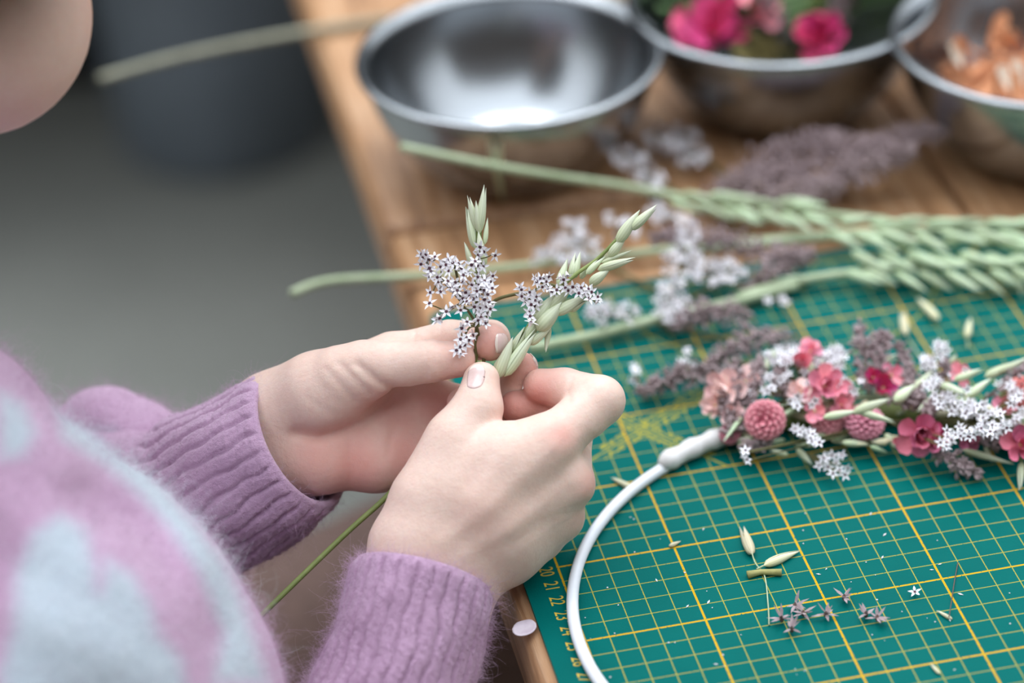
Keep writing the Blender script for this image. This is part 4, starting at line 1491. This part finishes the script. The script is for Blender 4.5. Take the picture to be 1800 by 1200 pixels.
# mauve heather
for (b, t, R, n, h1, h2) in (((1298, 760), (1292, 636), .004, 90, .012, .030), ((1312, 755), (1335, 632), .005, 110, .012, .03), ((1288, 770), (1270, 690), .005, 80, .012, .022), ((1525, 690), (1515, 575), .007, 150, .018, .03),
                             ((1540, 690), (1545, 590), .006, 120, .018, .03), ((1500, 710), (1470, 680), .006, 90, .018, .022), ((1640, 790), (1715, 832), .006, 120, .01, .004), ((1610, 720), (1600, 650), .006, 110, .018, .026),
                             ((1620, 730), (1650, 700), .006, 100, .02, .022), ((1560, 700), (1620, 700), .006, 100, .02, .022), ((1300, 785), (1350, 775), .005, 90, .01, .01), ((1720, 780), (1780, 760), .006, 90, .01, .014), ((1380, 700), (1370, 650), .005, 90, .02, .026)):
    plume_part(wreath, W_(b[0], b[1], h1), W_(t[0], t[1], h2), R, MAUVE, n)

cluster(wreath, scatter(1400, 624, 52, 16, 22) + scatter(1372, 650, 24, 22, 14) + scatter(1345, 668, 18, 20, 9) + scatter(1472, 622, 22, 12, 12), .027, stem_to=bw(1410, 690, .012))
for i in range(20):
    xx = rnd.uniform(1282, 1570); yy = rnd.uniform(768, 792) - 12 * math.sin((xx - 1282) / 288 * math.pi) ; dx = rnd.choice((-1, 1, 1)) * rnd.uniform(26, 48)
    spike(wreath, W_(xx, yy, rnd.uniform(.004, .01)), W_(xx + dx, yy + rnd.uniform(-6, 12), rnd.uniform(.003, .009)), rnd.uniform(11, 18) * PX, SPKD if i % 2 else SPKF)
for (px, py, h, R, kd, up_) in ((1258, 712, .016, 30, 'peach', (-.7, .0)), (1290, 730, .016, 26, 'peach', (-.4, .1)), (1425, 618, .030, 26, 'pink', (0, .9)), (1478, 712, .02, 24, 'pink', (.2, .1)), (1405, 690, .022, 26, 'peach', (-.2, .3)), (1535, 664, .024, 22, 'hot', (0, .6)), (1700, 770, .010, 24, 'rose', (0, .1))):
    bloom(wreath, W_(px, py, h), TC + RC[0] * up_[0] + UPW * up_[1], R * PX, kd, ((6, .35, 1), (4, .9, .75)))
# filler along the whole garland: husks pointing along and out of it, green leaflets, more florets
for i in range(62):
    dg = rnd.uniform(18, 103); s = rnd.choice((-1, -1, 1)) * rnd.uniform(.002, .011); hh = rnd.uniform(.003, .016)
    b = ringp(dg, s * .5, hh); d2 = dg + rnd.choice((-1, 1)) * rnd.uniform(4, 9)
    spike(wreath, b, ringp(d2, s * 1.7, max(.001, hh + rnd.uniform(-.006, .008))), rnd.uniform(11, 19) * PX, SPKD if i % 3 else SPKF)
for i in range(46):
    dg = rnd.uniform(20, 100); c = ringp(dg, rnd.uniform(-.013, .016), rnd.uniform(.006, .026))
    floret(wreath, c, facing(.8, .4), rnd.uniform(19, 25) * PX)
for dg in (98, 90, 82, 74, 66, 60, 52, 46, 38):
    plume_part(wreath, ringp(dg, .002, .014), ringp(dg + rnd.uniform(-6, 6), rnd.uniform(.016, .024), rnd.uniform(.016, .03)), .005, MAUVE, 70)

# ------------------------------------------------------------------ sprigs, oats and straws lying about
def flat_sprig(label, line, blobs_, r=0.0011, h=0.004, size=(20, 27), group='white flower sprigs on the table', mat=None):
    P = [top(x_, y_, h) for (x_, y_) in line]
    root = empty('sea_lavender_sprig', [P[0][0], P[0][1], P[0][2] - h], label, 'flower sprig', group)
    sl_ = [(P, r)]
    for (cx, cy, rx, ry, n, hh) in blobs_:
        j = min(range(len(line)), key=lambda i: (line[i][0] - cx) ** 2 + (line[i][1] - cy) ** 2)
        hub = top(cx, cy, hh * .6)
        sl_.append(([P[j], (P[j] + hub) / 2 + UPW * .002, hub], 0.0006))
        for (px, py) in scatter(cx, cy, rx, ry, n):
            c = top(px, py, hh + rnd.uniform(-.004, .006)); c[2] = max(c[2], .004)
            floret(root, c, facing(.6, .5), rnd.uniform(*size) * PX)
            sl_.append(([hub, c], 0.0003))
    stems(root, sl_, mat or TWIG, seg=5)


flat_sprig('white flower sprig lying beside the held oats, fanned flower heads over bare wood', [(1240, 560), (1180, 520), (1090, 480), (1020, 440)],
           [(1015, 425, 42, 40, 40, .022), (965, 450, 32, 20, 20, .018), (1090, 400, 30, 30, 14, .02)])
flat_sprig('white flower sprig reaching up towards the empty bowl', [(1330, 420), (1240, 370), (1160, 320), (1110, 285)], [(1105, 275, 28, 16, 18, .02), (1140, 315, 26, 26, 26, .016), (1165, 375, 40, 20, 16, .016)])
flat_sprig('faint white flower sprig at the foot of the middle bowl', [(1300, 330), (1250, 290), (1200, 255)], [(1180, 245, 46, 26, 36, .012), (1215, 275, 30, 16, 14, .012)])
flat_sprig('white flower sprig at the top edge of the mat in three clusters', [(1420, 500), (1330, 500), (1260, 500), (1190, 540)],
           [(1200, 460, 36, 40, 34, .02), (1260, 478, 52, 22, 40, .016), (1180, 520, 30, 34, 30, .014), (1210, 410, 22, 26, 14, .024)])
flat_sprig('white flower sprig at the mat corner behind the held oat ear', [(1300, 600), (1200, 580), (1110, 560), (1060, 555)], [(1075, 550, 46, 20, 30, .012), (1185, 545, 34, 22, 22, .012)])
flat_sprig('thin grey sprig with few white flowers lying behind the wreath', [(1420, 620), (1330, 640), (1240, 640), (1130, 690)], [(1208, 632, 12, 26, 7, .01), (1118, 662, 14, 20, 5, .008), (1365, 525, 16, 14, 6, .008)])

MROOT = []


def heather(label, lines, group='mauve heather sprigs on the table'):
    b0 = top(*lines[0][0], .002)
    root = empty('heather_sprig', [b0[0], b0[1], b0[2] - .002], label, 'dried sprig', group)
    for (b, t, R, n, h) in lines:
        o = plume_part(root, top(*b, .004), top(*t, h), R, MAUVE, n, 'heather_spike', arch=.006)


heather('mauve dried heather sprig lying lowest, behind the pale oat ears', [((1215, 385), (1420, 300), .010, 420, .02), ((1260, 390), (1480, 330), .010, 420, .018)])
heather('mauve dried heather sprig lying in front of the middle bowl', [((1240, 350), (1470, 240), .011, 500, .03), ((1300, 350), (1560, 250), .011, 500, .03)])
heather('mauve dried heather sprig nearest the right bowl', [((1380, 370), (1600, 270), .011, 500, .03), ((1420, 340), (1660, 230), .011, 500, .032)])
heather('mauve heather scraps lying on the mat behind the wreath', [((1400, 590), (1250, 640), .008, 260, .008), ((1300, 660), (1130, 690), .008, 260, .006)])
heather('mauve heather tangle at the top edge of the mat', [((1420, 470), (1150, 420), .010, 360, .02), ((1300, 520), (1420, 450), .010, 300, .012), ((1330, 560), (1190, 570), .009, 240, .01)])


def oat_lying(label, line, spk, r=0.0022, mat=None, h=0.004, group='oat stems lying on the table', kit=None, hs=None):
    P = [top(x_, y_, h if hs is None else hs[i]) for i, (x_, y_) in enumerate(line)]
    root = empty('oat_sprig', [P[0][0], P[0][1], P[0][2] - h], label, 'oat stem', group)
    stems(root, [(P, r)], mat or STEMP)
    for (b, t, w, h1, h2) in spk:
        spike(root, top(*b, h1), top(*t, h2), w * PX, kit or SPKF)


def ear(x0_, y0_, x1_, y1_, n, L, w, h, down=12, spread=16):
    o = []
    for i in range(n):
        t = (i + .5) / n
        bx, by = x0_ + (x1_ - x0_) * t + rnd.uniform(-8, 8), y0_ + (y1_ - y0_) * t
        s = (-1) ** i
        o.append(((bx, by + s * spread * .3), (bx + L * rnd.uniform(.8, 1.1), by + s * spread * rnd.uniform(.5, 1.3) + down), w * rnd.uniform(.85, 1.15), h + rnd.uniform(0, .006), h + rnd.uniform(-.002, .01)))
    return o


oat_lying('long oat stem crossing in front of the empty bowl, ear drooping left to right', [(705, 258), (860, 290), (1000, 313), (1090, 326), (1230, 352), (1400, 372), (1560, 388)],
          ear(1175, 345, 1420, 372, 13, 70, 26, .014, 16, 22), h=.012, hs=[.052, .048, .036, .026, .014, .012, .010])
oat_lying('cream straw stretching past the far table edge above the floor', [(176, 138), (330, 96), (560, 52), (760, 26), (1000, 0), (1250, -20)], [], r=.0026, mat=STRAW, h=.004)
oat_lying('green oat stem whose cut end juts left over the table edge', [(512, 516), (580, 494), (740, 484), (940, 466), (1240, 432), (1500, 410), (1820, 396)],
          ear(1430, 400, 1850, 400, 16, 80, 26, .014, 14, 26), r=.0022, h=.006)
oat_lying('oat stem along the top edge of the mat with a dense pale ear', [(1230, 440), (1400, 420), (1600, 408), (1860, 392)], ear(1480, 432, 1860, 440, 16, 74, 28, .01, 14, 30), r=.0022, h=.01)
oat_lying('lowest oat ear resting on the mat edge at the right', [(1300, 520), (1420, 490), (1600, 470), (1870, 456)], ear(1470, 470, 1860, 466, 18, 70, 26, .008, 16, 26), r=.0022, h=.007)
oat_lying('stout pale stem lying on the mat behind the right hand', [(930, 612), (1040, 590), (1180, 555), (1290, 530), (1400, 500)], [((1350, 505), (1410, 484), 24, .006, .01), ((1740, 462), (1770, 510), 22, .01, .004), ((1790, 470), (1796, 520), 22, .01, .004)], r=.0026, h=.006)
oat_lying('tall pale husked stem leaning against the front of the empty bowl', [(884, 350), (874, 305), (868, 262)], [((874, 302), (858, 232), 30, .036, .060), ((876, 300), (880, 238), 22, .037, .058)], r=.0012, h=.001, kit=SPKD, hs=[.001, .036, .050])

# loose husks and bits on the mat
def husk(label, b, t, w, kit, k=None, stalk=None, sr=0.0004, smat=None, h=.0028, lift=None, group='loose husks and scraps on the mat'):
    B = top(*b, lift or w * PX * .4); T = top(*t, .001 if lift is None else lift)
    o = bpy.data.objects.new('oat_husk', (kit)[k if k is not None else 0]); link(o)
    L = float(np.linalg.norm(T - B))
    M = oriented(B, T - B, 1.0, (w * PX, w * PX, L))
    o.location = M.translation; o.rotation_euler = M.to_euler(); o.scale = M.to_scale()
    tag(o, label, 'husk', group)
    if stalk:
        q_ = MB(); q_.tube(smooth_path([top(*p, .0008 + .002 * max(0, 1 - i * .5)) for i, p in enumerate(stalk)], 5), sr, 6)
        s_ = q_.build('stalk', smat or STEMP, None, origin=B)
        s_.parent = o
        s_.matrix_parent_inverse = M.inverted()
    return o


husk('fat pale oat husk with a long thread stalk, inside the ring', (1322, 974), (1303, 922), 27, SPKD, 1, [(1322, 972), (1328, 990), (1344, 1012), (1350, 1060), (1352, 1098)], .0003)
husk('slender pale oat husk pointing right, inside the ring', (1342, 994), (1408, 967), 22, SPKD, 2, [(1342, 994), (1330, 1000)])
husk('small brown tipped husk between the hand and the ring', (1118, 862), (1074, 838), 16, SPKD, 2)
husk('frayed tan scrap on the heavy grid line inside the ring', (1176, 960), (1198, 950), 11, SPKD, 1)
husk('blurred oat husk standing on the mat beyond the wreath, stalk trailing', (1592, 588), (1586, 545), 24, SPKD, 1, [(1592, 588), (1606, 610), (1622, 634)], lift=.006)
husk('blurred pale husk at the top right of the mat, tilted', (1650, 562), (1612, 522), 22, SPKD, 0, lift=.004)
husk('blurred small upright husk nearest the right edge of the mat', (1700, 592), (1706, 558), 18, SPKD, 0, [(1700, 592), (1702, 612)], lift=.005)
husk('forked brown scrap at the bottom right of the mat', (1652, 1184), (1634, 1164), 9, SPKD, 1)
husk('white tipped bud with a hair thin brown stem on the right of the mat', (1674, 1088), (1646, 1072), 9, SPKD, 2, [(1668, 1084), (1672, 1060), (1678, 1020), (1684, 988)], .00022, MAUVD)
q = MB(); q.tube([top(1314, 1010, .0014), top(1338, 1005, .0016), top(1374, 1006, .0014)], [.0017, .0012, .0016], 8)
tag(q.build('cut_stalk', pmat('stub_green', 'a9a468', '8a854e', .7, 200)), 'short cut stub of green stem below the two husks', 'stalk')
DRF = pmat('withered_floret', 'ad9da0', '836e72', .8, 200)


def withered(px, py, s, label):
    v, f = [], []
    c = top(px, py, 0.0026)
    for k_ in range(9):
        a = rnd.uniform(0, 6.28); el = rnd.uniform(-.25, 1.0)
        d = np.array([math.cos(a) * math.cos(el), math.sin(a) * math.cos(el), math.sin(el)]); sd = np.array([-math.sin(a), math.cos(a), 0])
        L = s * PX * rnd.uniform(.6, 1.1); k0 = len(v)
        if c[2] + d[2] * L < MT + .0003: d[2] = 0
        v += [tuple(c - sd * .0004), tuple(c + sd * .0004), tuple(c + d * L * .5 + sd * .0007), tuple(c + d * L * .5 - sd * .0007), tuple(c + d * L)]
        f += [(k0, k0 + 1, k0 + 2, k0 + 3), (k0 + 3, k0 + 2, k0 + 4)]
    lm = MB(); lm.lathe([(.0002, -.0022), (.0009, -.0012), (.001, 0), (.0003, .001)], c, 8)
    k0 = len(v); v += lm.v; f += [tuple(k0 + i for i in g) for g in lm.f]
    o = mesh_obj('dried_floret', v, f, None, mats=[DRF, MAUVD], fmat=[0] * 18 + [1] * len(lm.f), smooth=False)
    tag(o, label, 'dried flower', 'withered florets on the mat')


for (px, py, s, lb) in ((1374, 1086, 19, 'withered mauve floret leftmost of the little heap'), (1398, 1062, 19, 'withered mauve floret topmost of the little heap'), (1412, 1076, 20, 'withered mauve floret at the right of the little heap'),
                        (1392, 1104, 20, 'withered mauve floret lowest of the little heap, spiky'), (1452, 1078, 19, 'withered floret on the heavy grid line right of the heap'), (1484, 1048, 18, 'withered reddish floret lying on the horizontal yellow line'),
                        (1522, 1078, 16, 'small withered floret left of a twin, right half of the mat'), (1542, 1084, 20, 'larger withered floret right of its small twin')):
    withered(px, py, s * 1.35, lb)
fo = bpy.data.objects.new('star_floret', FLO[1]); link(fo)
M = oriented(top(1608, 1040, .0022), UPW + TOCAM * .6, .4, (24 * PX,) * 3)
fo.location = M.translation; fo.rotation_euler = M.to_euler(); fo.scale = M.to_scale()
tag(fo, 'single fresh white star floret lying face up on the mat', 'flower')
# shed petal on the bare wood edge
q = MB(); pp = []
for i in range(13):
    for j in range(5):
        u = -1 + 2 * i / 12; w = math.sqrt(max(.06, 1 - abs(u) ** 2.6)) * (-1 + 2 * j / 4)
        p = on(922 + u * 21 + w * 2, 1107 - u * 5 + w * 13, .001); p[2] = .0008 + .0012 * (u * u + w * w); pp.append(p)
q.add(pp, [(i * 5 + j, (i + 1) * 5 + j, (i + 1) * 5 + j + 1, i * 5 + j + 1) for i in range(12) for j in range(4)])
o = q.build('petal', pmat('lilac_white_petal', 'd8ccd4', 'c5b6c2', .5, 150)); tag(o, 'fallen white petal on the wooden table edge beside the mat', 'petal')
sm_ = o.modifiers.new('s', 'SOLIDIFY'); sm_.thickness = .0003
# crumbs: uncountable specks on the mat
v, f = [], []
for _ in range(55):
    px, py = rnd.uniform(1000, 1790), rnd.uniform(900, 1190)
    c = top(px, py, .0003)
    if not inmat(c[0], c[1]): continue
    s = rnd.uniform(.0002, .0005); a = rnd.uniform(0, 3); k0 = len(v); el = rnd.choice([1, 1, 3.0])
    e1 = np.array([math.cos(a), math.sin(a), 0]) * s * el; e2 = np.array([-math.sin(a), math.cos(a), 0]) * s
    v += [tuple(c - e1), tuple(c + e2), tuple(c + e1), tuple(c - e2), tuple(c + UPW * s)]
    f += [(k0, k0 + 3, k0 + 4), (k0 + 3, k0 + 2, k0 + 4), (k0 + 2, k0 + 1, k0 + 4), (k0 + 1, k0, k0 + 4)]
tag(mesh_obj('crumbs', v, f, PETW, smooth=False), 'white specks of petal scattered over the mat', 'crumbs', kind='stuff')

# ------------------------------------------------------------------ contents of the bowls
def in_bowl(px, py, z):
    return on(px, py, z)


def bowl_bloom(px, py, z, R, kd, label, nrm=None):
    c = on(px, py, z)
    root = empty('pink_flower', c, label, 'flower', 'pink flowers in the middle bowl')
    bloom(root, c, TC + UPW * .8, R, kd, ((7, .2, 1), (6, .7, .85), (5, 1.1, .65)), name='flower_head')
    return c


for (px, py, z, R, lb) in ((1250, 60, .052, .019, 'largest magenta flower at the left side of the middle bowl'), (1328, 25, .056, .012, 'smallest pink flower at the back of the middle bowl'), (1438, 72, .05, .015, 'magenta flower at the right side of the middle bowl'),
                           (1215, 45, .05, .013, 'pink flower tucked against the left wall of the middle bowl')):
    bowl_bloom(px, py, z, R, 'hot' if R > .013 else 'pink', lb)
GRN = pmat('dark_leaf', '5f7a4c', '3f5a34', .6, 60)


def leafy(c, n, L, label, mat, spread=.9):
    root = empty('leafy_sprig', c, label, 'sprig', 'greenery in the middle bowl')
    q_ = MB()
    tops = []
    for k_ in range(n):
        a = rnd.uniform(0, 6.28); d = np.array([math.cos(a) * spread, math.sin(a) * spread, rnd.uniform(.4, 1.2)]); d /= np.linalg.norm(d)
        tops.append((c, d, L * rnd.uniform(.6, 1)))
        q_.tube([c, c + d * tops[-1][2] * .5], .0008, 5)
    q_.build('stem', STEMG, root)
    me = petal_mesh('leaf', mat, .32, .2, .3)
    for (c_, d, l) in tops:
        inst('leaf', me, oriented(c_ + d * l * .3, d, rnd.uniform(0, 6.28)) @ Matrix.Rotation(math.pi / 2, 4, 'X') @ Matrix.Scale(l, 4), root)


c2 = B2
leafy(c2 + np.array([.03, .04, .03]), 26, .06, 'bushy green foliage at the back of the middle bowl', GRN)
leafy(c2 + np.array([-.02, .03, .03]), 20, .05, 'dark green leaves between the pink flowers', GRN)
leafy(c2 + np.array([.0, -.02, .025]), 22, .035, 'olive leaves at the front of the middle bowl', pmat('olive_leaf', '8a7f4c', '6b5f37', .7, 60))
for (bx, by, tx, ty, lb) in ((1380, 60, 1330, -30, 'pink stalk leaning back in the middle bowl'), (1460, 60, 1490, -40, 'mauve stalk standing at the right of the middle bowl')):
    root = empty('heather_sprig', on(bx, by, .04), lb, 'dried sprig', 'stalks in the middle bowl')
    plume_part(root, on(bx, by, .04), on(tx, ty, .08), .008, MAUVE, 220, 'heather_spike')
ORG = pmat('orange_dried_petal', 'd69a70', 'b9744a', .7, 80)
PM['orange'] = [petal_mesh('petal', ORG, .35, .3, .3), petal_mesh('petal', ORG, .25, .6, .3), petal_mesh('petal', ORG, .4, -.2, .2)]
heap = empty('dried_petals', B3 + np.array([0, 0, .01]), 'heap of orange and cream dried petals filling the right bowl', 'dried petals')
lm = MB(); lm.lathe([(.052, .018), (.05, .03), (.03, .038), (.001, .041)], B3, 24); lm.build('heap_core', ORG, heap)
for _ in range(110):
    a = rnd.uniform(0, 6.28); r = .052 * math.sqrt(rnd.random())
    p = B3 + np.array([r * math.cos(a), r * math.sin(a), .042 - .25 * r + rnd.uniform(-.002, .006)])
    inst('petal', PM['orange'][rnd.randrange(3)], oriented(p, (rnd.gauss(0, .6), rnd.gauss(0, .6), 1), rnd.uniform(0, 6.28)) @ Matrix.Scale(rnd.uniform(.012, .024), 4), heap)
for (px, py) in ((1775, 160), (1690, 118), (1800, 150)):
    inst('petal', petal_mesh('petal', pmat('cream_petal', 'e3d8c8', 'd2c4b0', .7, 90), .5, .3, .3), oriented(on(px, py, .046), (.2, -.6, 1)) @ Matrix.Scale(.013, 4), heap)
root = empty('straw_piece', on(1700, 120, .04), 'single orange stalk standing up from the dried petals', 'straw')
stems(root, [([on(1700, 125, .038), on(1690, 95, .05), on(1680, 72, .058)], .0012)], ORG, 'stalk')
